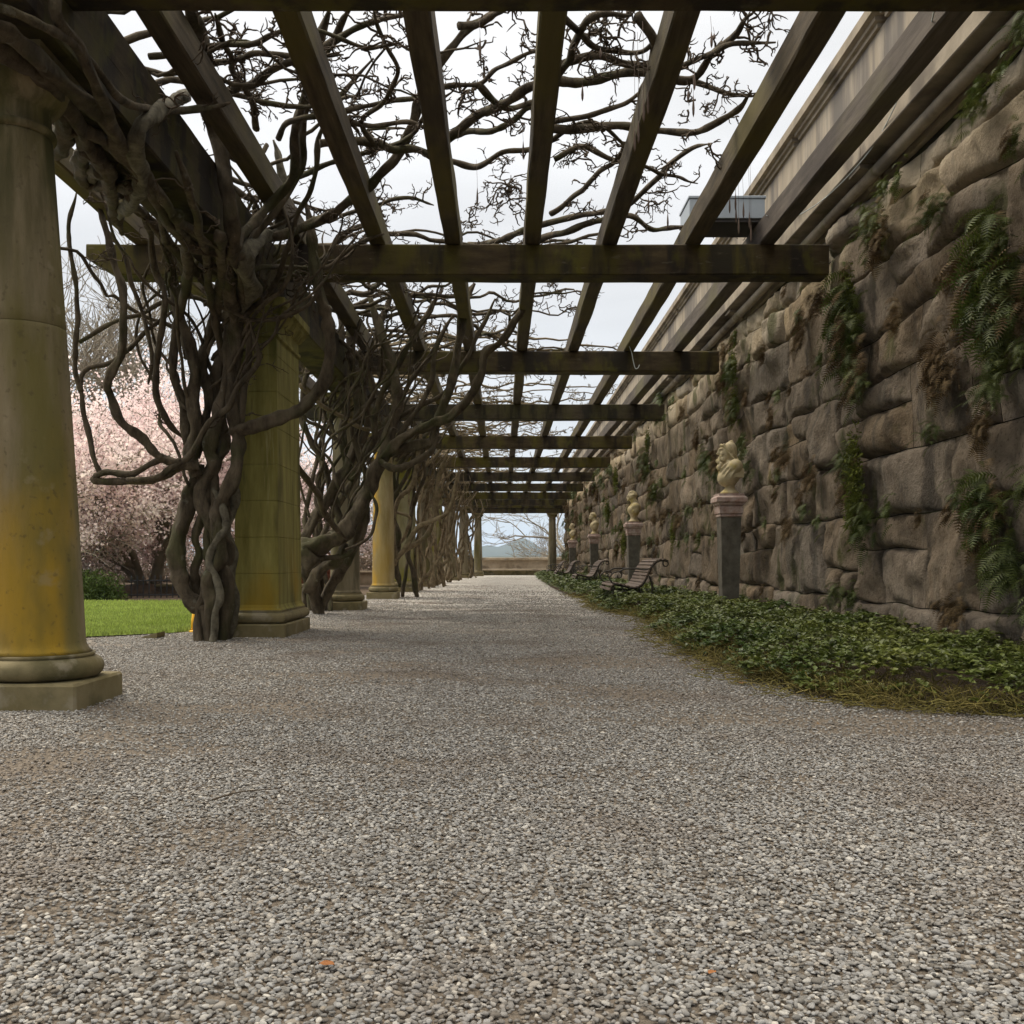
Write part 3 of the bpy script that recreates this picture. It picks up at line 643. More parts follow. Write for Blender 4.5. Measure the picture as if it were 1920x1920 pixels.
# ------------------------------------------------------------------ wisteria
def rad(n, r0, r1, seed, lump=.20, p=1.0):
    t = np.linspace(0, 1, n)**p; r = r0+(r1-r0)*t
    return r*np.array([1+lump*mn.noise(Vector((i*.37, seed*1.7, 2.2)))*1.6 for i in range(n)])
def stem(name, pts, r0, r1, m, parent, seed=0, n=7, sides=10, ridge=.10, wa=.012, wf=3.0):
    A = wob(cr(pts, n), wa, wf, seed); R = rad(len(A), r0, r1, seed); q = max(3, len(A)//8); R[-q:] *= np.linspace(1, .35, q)
    V, Fc = tubes([(A, R)], sides, ridge, 3+seed % 3)
    return obj(name, V, Fc, m, parent, True), A, R
def spurs(paths, A, n, L=.22, seed=0, flat=.45, r=.006, lo=.15):
    """short gnarled coral-like twigs off a branch polyline A"""
    rs = random.Random(seed)
    def gn(p, d, length, r_, dep):
        k = 5; q = [p.copy()]; dd = d.copy()
        for _ in range(k):
            dd = dd+np.array([rs.gauss(0,.52), rs.gauss(0,.52), rs.gauss(0,.38)]); dd /= np.linalg.norm(dd)
            q.append(q[-1]+dd*length/k)
        rr_ = np.linspace(r_, r_*.55, k+1)*(1+.25*np.array([rs.random()-.5 for _ in range(k+1)])); rr_[-1] *= .4
        paths.append((np.array(q), rr_))
        if dep > 0:
            for _ in range(rs.choice((2,2,3))):
                i = rs.randint(2, k); nd = dd+np.array([rs.gauss(0,.75), rs.gauss(0,.75), rs.gauss(0,.5)]); nd /= np.linalg.norm(nd)
                gn(q[i], nd, length*rs.uniform(.5,.8), r_*.78, dep-1)
    N = len(A)
    for _ in range(n):
        i = rs.randint(int(N*lo), N-1); t = A[min(i+1, N-1)]-A[max(i-1, 0)]; t /= np.linalg.norm(t)+1e-9
        d = np.array([rs.gauss(0,1), rs.gauss(0,1), rs.gauss(0,flat)])+t*.5; d /= np.linalg.norm(d)
        gn(A[i].copy(), d, L*rs.uniform(.6,1.5), r*rs.uniform(.8,1.3), rs.choice((1,2,2,3)))

def yarch(px, py):
    u, d = VX-px, HY-py
    if d <= 0 or u <= 0: return 99
    q = u/d
    if .853 <= q <= 1.03: return 2.44*F/d
    if .70 < q < .853: return 2.08*F/u
    return 99
def tr(parent, rows_, m='bark'):
    """traced stems: (px py list, Y0, Y1, r_px0, r_px1[, name])"""
    o = []
    for j, rw in enumerate(rows_):
        pts, Y0, Y1, a, b = rw[:5]; n = len(pts)
        PP = []
        Ys = [Y0+(Y1-Y0)*i/(n-1) for i in range(n)]
        if Y0 < 9.5:
            cl = [min(yv, .955*yarch(*q)) for yv, q in zip(Ys, pts)]; Ys = [min(cl[i], (cl[max(0,i-1)]+cl[i]+cl[min(n-1,i+1)])/3+.12) for i in range(n)]
        for yv, (x_, y_) in zip(Ys, pts): PP.append(P(x_, y_, yv))
        mm = rw[5] if len(rw) > 5 else m
        if PP[0].z < .3 and pts[0][1] > 1130: PP[0].z = -.15
        _, A, R = stem('stem', PP, a*Y0/F, b*Y1/F, M[mm], parent, seed=j+len(o), sides=16 if a > 8 else 10, ridge=.20 if a > 7 else .09, wa=.016 if a > 7 else .020, wf=4.2)
        o.append(A)
    return o
vine1 = empty('wisteria_vine', tuple(P(395, 1187, 8.9)), 'massive twisted wisteria climbing the square pier at left, bare and knotted', 'vine', 'wisteria vines climbing the columns')
T1 = [
 ([(392,1190),(385,1150),(363,1133),(340,1098),(333,1057),(336,1007),(346,965),(356,927),(372,900),(378,872)], 8.75, 8.9, 15, 14),
 ([(388,1190),(397,1133),(393,1085),(413,1040),(408,975),(417,933),(440,890),(447,840),(437,773),(432,707),(443,655),(440,600),(428,520),(437,430)], 8.7, 8.8, 12, 12),
 ([(412,1190),(424,1123),(423,1073),(396,1045),(402,1000),(379,942),(383,905),(402,873),(393,840),(413,773),(430,690),(432,620),(452,560),(450,480)], 8.85, 8.75, 13, 11),
 ([(400,1190),(406,1140),(392,1100),(368,1112),(364,1070),(374,1040),(366,1010),(377,972),(390,930),(372,890)], 8.95, 8.8, 8, 7),
 ([(420,1188),(437,1130),(430,1085),(434,1030),(424,990),(440,940),(432,900)], 9.0, 8.9, 11, 9, 'barkgrey'),
 ([(378,1192),(372,1160),(386,1100),(399,1060),(388,1010),(400,960),(406,910),(394,868)], 8.72, 8.85, 9, 8),
 ([(408,1192),(414,1150),(401,1110),(419,1070),(433,1030),(419,1000),(430,950),(418,900)], 8.95, 8.9, 9, 8),
 ([(396,1192),(403,1160),(415,1120),(405,1085),(390,1050),(410,1010),(425,985),(415,945),(400,915)], 8.6, 8.75, 7, 8, 'barkgrey'),
 ([(370,893),(358,848),(368,806),(360,757),(368,707),(357,660),(340,600),(322,517),(312,467),(300,400)], 8.8, 8.6, 13, 8),
 ([(378,905),(402,868),(420,835),(412,790),(404,735),(410,690),(425,640),(436,560)], 8.85, 8.95, 11, 9),
 ([(372,872),(350,872),(310,863),(293,853),(267,823),(230,790),(208,742),(203,717),(225,667),(229,640),(230,550),(207,467),(190,400),(160,350)], 8.7, 8.3, 9, 6),
 ([(350,870),(320,887),(293,899),(250,903),(187,901),(180,895),(200,885),(247,889),(293,868),(318,857)], 8.7, 8.7, 6.5, 6.5),
 ([(190,893),(187,883),(173,853),(163,800),(153,742),(153,713),(167,690),(213,677),(255,640),(300,600),(345,570)], 8.7, 8.75, 5, 4),
 ([(153,735),(142,700),(139,655),(146,600),(140,520),(131,460),(131,417),(143,360)], 8.6, 8.3, 5, 4),
 ([(240,899),(293,897),(322,877),(353,857),(382,807),(405,782),(430,763),(443,727),(478,690),(484,660),(470,600)], 8.65, 8.6, 6, 5),
 ([(437,815),(447,806),(483,795),(533,783),(573,760),(605,716),(618,660),(616,600),(600,560),(590,500),(585,440),(575,380)], 8.75, 8.7, 12, 9),
 ([(432,620),(445,660),(477,707),(490,757),(520,803),(553,867),(593,923),(615,975),(650,1012)], 8.75, 12.2, 7, 6),
 ([(437,490),(436,440),(430,367),(403,250),(385,167),(383,100),(367,50),(350,-10)], 8.7, 5.6, 11, 16),
 ([(430,600),(470,545),(455,490),(470,465),(492,445),(520,433),(533,383),(524,300),(512,262)], 8.75, 8.4, 17, 5, 'barkgrey'),
 ([(500,445),(567,430),(617,403),(640,390),(690,350),(740,300),(767,250),(787,187),(813,133),(860,73),(893,43),(940,15)], 8.7, 7.2, 9, 8),
 ([(440,470),(460,433),(500,393),(547,333),(555,250),(573,167),(597,83),(620,15)], 8.6, 6.8, 8, 9),
 ([(450,480),(480,440),(560,330),(566,250),(590,160),(625,70),(660,10)], 8.7, 6.9, 6, 7),
 ([(-20,80),(67,133),(110,187),(119,250),(112,288),(97,275),(103,250),(133,245),(187,258),(215,290)], 5.9, 6.3, 15, 10),
 ([(-10,50),(20,63),(100,140),(173,200),(210,240),(222,277),(267,333),(317,417),(360,462),(433,483)], 5.8, 8.6, 13, 8),
 ([(-10,15),(50,37),(113,63),(167,113),(200,160),(233,190),(283,203),(327,207),(382,202),(430,190)], 5.5, 6.4, 7, 6),
 ([(347,178),(310,200),(267,233),(253,283),(266,327),(258,367),(222,407)], 7.4, 7.8, 10, 11, 'barkgrey'),
 ([(150,240),(190,317),(233,367),(283,417),(333,473),(378,522),(395,545)], 6.6, 8.5, 10, 8),
 ([(100,180),(135,215),(160,270),(150,330),(180,350),(240,350),(250,345)], 6.3, 7.2, 12, 8),
 ([(190,317),(165,330),(150,310),(160,290),(190,300),(205,335),(215,400),(230,440)], 6.8, 8.0, 14, 9),
 ([(270,-5),(140,-60),(100,20),(150,90),(175,150),(210,230),(250,300),(300,360),(340,420),(420,470)], 5.3, 8.6, 8, 7),
 ([(240,370),(275,420),(290,500),(310,560),(300,640),(292,700),(300,760),(320,800),(340,820)], 8.3, 8.9, 6, 6),
 ([(330,400),(350,470),(345,560),(330,620),(325,700),(345,760),(352,830),(362,870)], 8.6, 8.9, 8, 8),
 ([(445,560),(468,620),(462,700),(455,770),(440,830)], 8.7, 8.8, 7, 7),
 ([(410,440),(418,520),(400,600),(380,670),(390,740),(382,800),(372,860)], 8.8, 8.9, 9, 9),
 ([(500,270),(480,300),(440,300),(425,285)], 8.2, 7.9, 5, 4),
 ([(380,570),(400,568),(475,600),(545,590),(590,560),(600,520),(592,470)], 8.5, 8.6, 4, 4),
 ([(200,430),(230,470),(250,540),(270,600),(285,660),(278,720)], 8.5, 8.8, 4.5, 4),
 ([(430,700),(410,640),(395,560),(385,480),(372,420),(350,350),(330,280)], 8.9, 8.0, 7, 6),
 ([(458,600),(490,560),(520,520),(540,470),(560,400),(590,330),(600,250),(640,180),(700,110)], 8.8, 7.6, 5, 5),
 ([(400,500),(440,520),(500,500),(560,505),(620,500),(660,460),(720,440)], 8.9, 8.9, 5, 3.5),
 ([(150,640),(220,600),(260,590),(330,560),(380,560),(440,600)], 8.8, 8.7, 4, 4),
]
hero = tr(vine1, T1)
# canopy branches traced over the nearest bay, lying on the rafters
def zb(px0, py0, z): return PZ(px0, py0, z)
CB = [
 [(283,110),(383,87),(467,80),(530,63),(600,60),(680,90),(740,75)],
 [(393,123),(440,118),(480,95),(560,110),(640,105)],
 [(400,190),(467,157),(547,113),(640,67),(700,40),(760,28)],
 [(520,260),(560,225),(640,207),(690,200),(780,180),(827,163),(900,163),(940,133),(1003,107),(1060,110)],
 [(900,163),(950,200),(997,200),(1045,190)],
 [(600,270),(657,263),(707,267),(740,283),(782,285),(840,303),(890,313),(940,290),(990,283),(1050,262)],
 [(833,267),(880,230),(930,200),(973,173),(1003,158),(1050,140),(1083,83),(1120,30),(1180,24)],
 [(833,260),(873,253),(923,247),(960,230),(997,207),(1045,230)],
 [(1000,235),(1043,230),(1123,213),(1173,197),(1207,173),(1250,165)],
 [(1000,240),(1040,240),(1140,240),(1210,242),(1280,243),(1323,240),(1380,210),(1413,173)],
 [(1000,285),(1040,267),(1107,233),(1160,262),(1180,280)],
 [(1010,150),(1057,150),(1123,147),(1207,142),(1290,148),(1337,97),(1380,60),(1413,27)],
 [(1010,135),(1060,120),(1123,110),(1173,123),(1213,123),(1260,130),(1330,105),(1380,83),(1457,77)],
 [(640,405),(703,383),(763,373),(813,387)],
 [(880,460),(940,452),(980,437),(1017,423),(1073,403),(1123,393),(1180,380),(1233,333),(1290,285),(1330,270)],
 [(1000,455),(1073,430),(1123,417),(1180,405),(1223,430),(1273,427),(1330,430)],
 [(560,330),(620,310),(680,290),(760,270),(800,210),(850,170)],
 [(480,240),(470,200),(440,140),(415,80),(400,20)],
 [(1040,300),(1090,280),(1150,300),(1210,310),(1260,330),(1310,345)],
 [(1030,400),(1080,370),(1120,330),(1150,300),(1190,250)],
 [(700,280),(680,230),(720,190),(740,130),(720,80),(700,20)],
 [(600,180),(640,220),(700,240),(770,235),(820,260)],
 [(1200,30),(1230,90),(1200,170),(1215,230),(1190,290)],
 [(1060,30),(1100,85),(1150,100),(1210,95),(1250,60)],
 [(860,50),(900,45),(930,30),(960,18)],
 [(1290,148),(1360,180),(1420,185)],
]
tw = []
for j, pts in enumerate(CB):
    z = 3.95+.10*((j*37) % 10)/10
    PP = [PZ(x_, y_, z+.05*math.sin(i*1.7+j)) for i, (x_, y_) in enumerate(pts)]
    r0 = .020+.012*((j*7) % 5)/5; 
    if j in (5, 6, 9, 11, 14, 15): r0 = .036
    ob, A, R = stem('branch', PP, r0, r0*.55, M['bark'], vine1, seed=j+60, sides=8, ridge=.06, wa=.045, wf=2.4)
    ln = np.linalg.norm(np.diff(A, axis=0), axis=1).sum()
    spurs(tw, A, int(3+ln*2.6), L=.15, seed=j+5, r=.0085)
for j, A in enumerate(hero[14:38]): spurs(tw, A, 3, L=.15, seed=j+105, r=.007, lo=.4)
# twiggy clusters seen against the sky
for j, (x_, y_, n) in enumerate([(1010,130,6),(960,370,16),(720,400,10),(440,110,12),(950,380,8),(1230,380,9),(700,430,8),(890,430,9),(1090,300,10),(1130,70,12),(1420,60,9),(1300,210,6),(880,210,9),(470,170,8),(740,70,7),(1330,440,6),(640,150,6),(1150,60,8)]):
    c = np.array(PZ(x_, y_, 4.0)); A = np.array([c+np.array([math.cos(k)*.08, math.sin(k*1.3)*.1, .02*k]) for k in range(6)])
    spurs(tw, A, n, L=.15, seed=300+j, r=.0075, lo=0)
V, Fc = tubes(tw, 4); tag(obj('twigs', V, Fc, M['twig'], vine1, True), kind='stuff')
# seed pods hanging on threads
pods = [(898,30,110),(893,300,385),(1205,40,230),(1195,60,270),(1188,60,285),(1213,100,215),(1332,30,90),(1337,50,75),(1214,330,400),(1300,100,170),(1298,120,220),(1377,320,395),(1383,300,440),(1378,330,420),(1406,290,455),(1403,300,430),(1366,340,400),(1392,330,410),(1288,150,190),(1124,70,110),(979,230,300),(1090,130,190),(1250,330,430)]
for j, (x_, y0, y1) in enumerate(pods):
    a = PZ(x_, y0, 3.9); b = P(x_+2, y1, a.y); pl = min(.14, (a.z-b.z)*.5); t = []
    A = np.array([a, a+(b-a)*.4+Vector((.004,0,0)), Vector((b.x, b.y, b.z+pl))]); t.append((A, np.array([.0012,.0012,.0012])))
    B = np.array([[b.x, b.y, b.z+pl*(1-s)] for s in (0,.3,.6,.85,1)]); t.append((B, np.array([.002,.006,.009,.007,.001])))
    V, Fc = tubes(t, 5); obj('seed_pod', V, Fc, M['pod'], vine1, True)

# leaning vine on the second support (Y about 13-14)
vine2 = empty('wisteria_vine', tuple(P(604, 1145, 13.6)), 'thick wisteria trunk leaning out to the right between the green pier and the next column', 'vine', 'wisteria vines climbing the columns')
T2 = [
 ([(590,1062),(566,1030),(600,1020),(640,1003),(668,968),(688,925),(703,885),(725,848),(732,800),(747,742),(735,684),(717,635),(700,580),(690,530)], 12.2, 12.6, 17, 7),
 ([(575,1040),(618,1013),(650,985),(672,940),(690,905),(712,868),(728,820)], 12.4, 12.5, 12, 9),
 ([(715,862),(740,835),(764,818),(814,792),(849,780),(881,742),(904,698),(910,663),(939,638),(975,590),(1000,540)], 12.4, 11.6, 9, 6),
 ([(722,852),(764,838),(808,830),(816,800),(831,765),(852,698),(860,640),(875,560),(890,530)], 12.4, 12.0, 9, 7),
 ([(712,866),(741,879),(779,865),(811,844),(822,810)], 12.3, 12.2, 7, 5),
 ([(570,1042),(618,1047),(653,1040),(676,1012),(684,970),(672,930)], 12.3, 12.4, 5, 4),
 ([(590,1150),(612,1115),(633,1078),(655,1045),(672,1000),(690,950)], 13.4, 12.6, 8, 12),
 ([(577,1110),(600,1070),(633,1050),(650,1020)], 12.9, 12.5, 12, 9),
 ([(604,1146),(585,1100),(575,1060),(590,1020)], 13.3, 12.8, 11, 9),
 ([(570,1012),(598,961),(633,903),(656,868),(668,815),(672,740),(660,660),(650,590)], 12.8, 13.2, 9, 7),
 ([(640,980),(625,930),(650,880),(640,820),(648,750),(632,680),(640,600),(620,540)], 13.2, 13.4, 8, 6),
 ([(665,960),(690,900),(672,850),(690,790),(682,720),(700,650),(720,590),(740,540)], 13.0, 12.9, 7, 6),
 ([(655,900),(700,830),(705,770),(730,710),(770,640),(800,590),(830,545)], 12.9, 12.4, 6, 5),
 ([(620,950),(610,880),(580,820),(565,770),(575,700),(590,640)], 13.0, 13.2, 6, 5),
 ([(680,870),(660,800),(700,740),(680,680),(640,640),(600,600)], 12.9, 12.7, 5, 4),
 ([(700,850),(740,790),(790,760),(830,740),(870,680),(900,620),(930,560)], 12.6, 12.3, 4, 4),
 ([(640,830),(600,800),(575,790),(560,760)], 12.7, 12.5, 4, 3),
 ([(560,720),(600,760),(640,780),(670,800),(700,810)], 12.4, 12.8, 4, 4, 'barklight'),
 ([(730,840),(760,800),(800,740),(812,690),(822,640),(850,590)], 12.5, 12.4, 5, 4),
 ([(650,1030),(690,1010),(706,960),(695,920)], 12.0, 12.3, 3, 3),
]
h2 = tr(vine2, T2)
def column_vine(e_, cx, cy, ns, seed, m='bark', lean=1.0, bias=.0, extra=(), reach=1.9, wv=.13):
    rs = random.Random(seed); As = []
    for k in range(ns):
        a0 = rs.uniform(-2.6, .9)+bias; R0 = rs.uniform(.27,.42); tw_ = rs.uniform(-2.2,2.2); pts = []
        fan = rs.random() < .75; fa = rs.uniform(-.9,.7); fr_ = rs.uniform(.35,1.0)*reach*lean; zs = rs.uniform(1.0,2.3)
        for i in range(10):
            t = i/9; z = -.03+3.85*t; a = a0+tw_*t+.5*math.sin(t*7+k); R = R0+.07*math.sin(t*9+k*2)
            x = cx+R*math.cos(a); y = cy+R*math.sin(a)
            if fan and z > zs:
                u = ((z-zs)/(3.85-zs))**1.5; x += math.cos(fa)*fr_*u; y += math.sin(fa)*fr_*u*1.2
            pts.append((x, y, z))
        r0 = rs.uniform(.028,.062); r1 = r0*.45
        _, A, R_ = stem('stem', pts, r0, r1, M[m], e_, seed=seed*3+k, n=6, sides=8, ridge=.10, wa=wv, wf=1.7); As.append(A)
    return As
def fan(e_, cx, cy, z0, n, seed, m='bark', dirs=(-1.2, 1.2), reach=(.4, 2.0), rr=(.010, .026), box=(.25, .2)):
    rs = random.Random(seed); tws = []
    for k in range(n):
        a = rs.uniform(*dirs); L_ = rs.uniform(*reach); zs = z0+rs.uniform(-.5,.8); x = cx+rs.uniform(-1,1)*box[0]; y = cy+rs.uniform(-1,1)*box[1]; pts = []; top = rs.uniform(3.6,4.05); bow = rs.uniform(-1.1,1.1)
        for i in range(7):
            t = i/6; u = t**rs.choice((1.2,1.6)) if i < 6 else 1
            pts.append((x+math.cos(a)*L_*u+bow*math.sin(PI*t)*.5, y+math.sin(a)*L_*u-bow*math.sin(PI*t)*.35, zs+(top-zs)*t))
        r0 = rs.uniform(*rr); _, A, R_ = stem('stem', pts, r0, r0*.6, M[m], e_, seed=seed*5+k, n=5, sides=7, ridge=.05, wa=.17, wf=2.2); spurs(tws, A, 3, L=.16, seed=seed*9+k, r=.007, lo=.4)
    V, Fc = tubes(tws, 3); tag(obj('twigs', V, Fc, M['twig'], e_, True), kind='stuff')
fan(vine1, -2.68, 8.85, 1.9, 17, 401, dirs=(-2.4, 1.0), reach=(.2, 1.7), rr=(.008,.020), box=(.14, .12))
fan(vine1, -2.5, 8.85, 2.3, 10, 402, dirs=(-1.2, .8), reach=(.5, 1.8), rr=(.012, .026), box=(.15, .12))
fan(vine2, -2.15, 12.7, 1.6, 24, 403, dirs=(-1.6, 1.5), reach=(.3, 2.2), rr=(.009, .024), box=(.3, .5))
column_vine(vine2, -2.42, 14.35, 5, 21, bias=-1.2)
colv = [(vine2, None)]
VL = ['wisteria with pale stems winding between the ochre-stained column and the green pier', 'slender wisteria climbing the round column past the green pier', 'pale tan wisteria stems crossing in front of the middle columns', 'tangle of pale wisteria stems near the far end', 'last wisteria tangle before the far end columns', 'thin far wisteria reaching over the path by the end column']
vs = [vine1, vine2]
for i, (cx, cy) in enumerate([(-2.2,19.6),(-2.2,24.6),(-2.1,29.0),(-2.1,33.6),(-1.85,38.4),(-1.6,43.8)]):
    e_ = empty('wisteria_vine', (cx, cy, 0), VL[i], 'vine', 'wisteria vines climbing the columns'); vs.append(e_)
    column_vine(e_, cx, cy+.25, 6 if i < 2 else 5, 31+i*5, 'bark' if i < 1 else 'barklight', wv=.13 if i < 2 else .26, reach=1.3 if i < 4 else .7)
    if i: column_vine(e_, cx-.1, cy-1.3, 2, 131+i*5, 'barklight', reach=.8, lean=.8)
    fan(e_, cx+.05, cy, 2.3, 12 if i < 2 else 5, 500+i, 'bark' if i < 1 else 'barklight', reach=(.3, 1.5 if i < 4 else .8), rr=(.014,.03), box=(.3,.5))
tr(vs[2], [([(742,1050),(760,1030),(800,1005),(815,960),(822,900),(838,850)],19.2,19.4,5,4,'barklight'), ([(738,1060),(770,1010),(790,985),(836,965),(850,930),(860,880)],19.0,19.0,5,3.5,'barklight'), ([(742,1048),(736,1000),(745,940),(770,915),(778,885),(785,850),(790,800)],19.1,19.4,5,4,'barklight'),
   ([(744,960),(768,972),(762,1000),(752,1020)],19.1,19.3,3,3,'barklight'), ([(735,880),(742,930),(736,970),(748,1010),(742,1060),(750,1100)],19.6,19.3,6,6)])
tr(vs[4], [([(812,1102),(812,1060),(802,1035),(815,1010),(806,985),(806,950)],27.0,27.3,4,3,'barklight'), ([(826,1094),(815,1065),(828,1040),(838,1000),(835,950)],27.5,28,3,2.5,'barklight'), ([(839,1086),(845,1060),(838,1030),(848,1000),(858,960),(870,920)],30,30,3.5,2.5,'barklight')])
# procedural canopy for every bay
for b in range(10):
    par_ = vs[min(b, len(vs)-1)] if b > 0 else vine1
    rs = random.Random(500+b); cyb = 4.83+4.68*b; tws = []
    nbr = 10 if b == 0 else (22 if b < 4 else 16)
    for k in range(nbr):
        y = cyb+rs.uniform(.3,4.6); x = rs.uniform(-3.6,-2.0); z = rs.uniform(3.95,4.12); pts = [(x,y,z)]; hd = rs.uniform(-.5,.5)
        L_ = rs.uniform(2.2,6.0) if b else rs.uniform(1.5,3.5)
        n = int(L_/.4)
        for i in range(n):
            hd += rs.gauss(0,.62); hd *= .80
            x += .4*math.cos(hd); y += .4*math.sin(hd); z = min(4.28, max(3.93, z+rs.gauss(0,.045)))
            if x > 2.75: break
            pts.append((x,y,z))
        if len(pts) < 4: continue
        r0 = rs.uniform(.014,.036)
        _, A, R_ = stem('branch', pts, r0, r0*.45, M['bark' if b < 2 else 'barklight'], par_, seed=b*40+k, n=4, sides=6, ridge=.0, wa=.10, wf=3.0)
        spurs(tws, A, int(L_*(3.2 if b else 2)) if b < 5 else int(L_*2), L=.17, seed=b*77+k, r=.008+.0007*b)
    V, Fc = tubes(tws, 4 if b < 2 else 3, caps=b < 2); tag(obj('twigs', V, Fc, M['twig' if b < 2 else 'barklight'], par_, True), kind='stuff')

# ------------------------------------------------------------------ box, cables
bx_ = empty('metal_housing', (2.13, 9.55, 3.90), 'grey-blue metal box resting across two rafters near the wall', 'metal box')
MB().box(1.76, 2.47, 9.28, 9.76, 3.935, 4.12, .004).build('case', M['metal'], bx_); MB().box(1.75, 2.48, 9.27, 9.77, 4.121, 4.145, .003).build('lid', M['metal'], bx_)
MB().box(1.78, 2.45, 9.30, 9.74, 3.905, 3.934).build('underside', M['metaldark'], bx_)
def cable(pts, r, label):
    A = cr(pts, 8); V, Fc = tubes([(A, np.full(len(A), r))], 6); o = obj('cable', V, Fc, M['cable'], None, True); tag(o, label, 'cable', 'cables hanging from the rafters')
cable([PZ(1437,404,3.83), P(1465,409,9.3), P(1500,402,9.0), P(1560,360,8.6), P(1640,270,7.8), P(1700,150,6.9), P(1740,60,5.9), PZ(1752,20,3.5)], .004, 'long thin cable sagging from the grey rafter up towards the top right')
cable([P(1176,640,13.6), P(1184,660,13.6), P(1187,675,13.6), P(1191,690,13.6), P(1196,690,13.6), P(1199,684,13.6)], .006, 'short pale cable end dangling over the second beam')

# ------------------------------------------------------------------ herms with busts
def remesh(V, Fc, vox, name, m, iters=2, sub=None):
    me = mkmesh(name, V, Fc, m); o = link(name, me); md = o.modifiers.new('r', 'REMESH'); md.mode = 'VOXEL'; md.voxel_size = vox; md.use_smooth_shade = True
    s_ = o.modifiers.new('s', 'SMOOTH'); s_.iterations = iters; s_.factor = .5
    dg = bpy.context.evaluated_depsgraph_get(); m2 = bpy.data.meshes.new_from_object(o.evaluated_get(dg)); bpy.data.objects.remove(o)
    m2.materials.clear(); m2.materials.append(m); m2.polygons.foreach_set('use_smooth', [True]*len(m2.polygons)); m2.name = name
    return m2
IV, IF = icos(3)
def blob(b, c, r, ry=0.0):
    V = IV*np.array(r); ca, sa = math.cos(ry), math.sin(ry); V = np.stack([V[:,0]*ca+V[:,2]*sa, V[:,1], -V[:,0]*sa+V[:,2]*ca], 1)+np.array(c); b.add(V, [tuple(f) for f in IF])
def tub(b, pts, r0, r1, sides=10):
    A = cr(pts, 5); V, Fc = tubes([(A, np.linspace(r0, r1, len(A)))], sides); b.add(V, [tuple(f) for f in Fc])
def bust_hood():
    b = MB(); rs = random.Random(3)
    b.lathe([(.115,0),(.115,.02),(.09,.04),(.06,.07),(.058,.10),(.075,.12)], 0, 0, 20)
    blob(b, (0,0,.24), (.125,.17,.14)); blob(b, (.03,0,.31), (.12,.19,.11)); blob(b, (-.05,0,.20), (.10,.13,.11))
    for s in (-1,1): blob(b, (.04, s*.13, .33), (.09,.09,.09)); b.add(*_box(.0,.14,s*.13-.04,s*.13+.04,.19,.30))
    tub(b, [(.02,0,.3),(-.01,0,.42)], .07, .065)
    blob(b, (-.050,0,.50), (.078,.064,.105)); blob(b, (.005,0,.555), (.082,.080,.095)); blob(b, (.03,0,.50), (.062,.072,.12))   # head, hood
    blob(b, (-.132,0,.520), (.020,.013,.036)); blob(b, (-.150,0,.500), (.017,.014,.014))       # nose
    blob(b, (-.110,0,.555), (.03,.055,.016))                                                    # brow
    for s in (-1,1): blob(b, (-.112, s*.028, .532), (.012,.012,.009)); blob(b, (-.095, s*.042, .50), (.028,.024,.03)); blob(b,(-.10,s*.02,.468),(.03,.022,.012))
    blob(b, (-.122,0,.462), (.016,.024,.007))
    for k in range(34): blob(b, (-.105+.02*rs.random()-.02*(k % 3), rs.uniform(-.055,.055), .445-.13*rs.random()), (.022,.018,.028))
    for k in range(14): a = rs.uniform(-1.1,1.1); blob(b, (-.112+.03*abs(a), .05*a, .595+.02*rs.random()), (.018,.014,.015))
    blob(b, (.02,0,.645), (.03,.03,.022))
    for s in (-1,1):    # hood rim and folds
        tub(b, [(-.085,s*.035,.615),(-.060,s*.070,.565),(-.015,s*.083,.49),(.035,s*.095,.43),(.09,s*.08,.40)], .012, .015)
        tub(b, [(-.02,s*.065,.615),(.02,s*.082,.56),(.05,s*.085,.48),(.09,s*.08,.42)], .006, .008)
        tub(b, [(.06,s*.14,.38),(-.03,s*.15,.34),(-.10,s*.10,.26),(-.115,s*.04,.19)], .012, .010)
        tub(b, [(.02,s*.17,.36),(-.05,s*.16,.27),(-.09,s*.10,.18),(-.06,s*.05,.14)], .010, .008)
        tub(b, [(.03,s*.19,.30),(-.01,s*.17,.22),(-.03,s*.11,.15)], .015, .012)
        tub(b, [(-.02,s*.10,.40),(-.09,s*.09,.34),(-.13,s*.03,.27)], .012, .010)
    return b
def _box(x0,x1,y0,y1,z0,z1):
    q = MB().box(x0,x1,y0,y1,z0,z1); return q.V, q.F
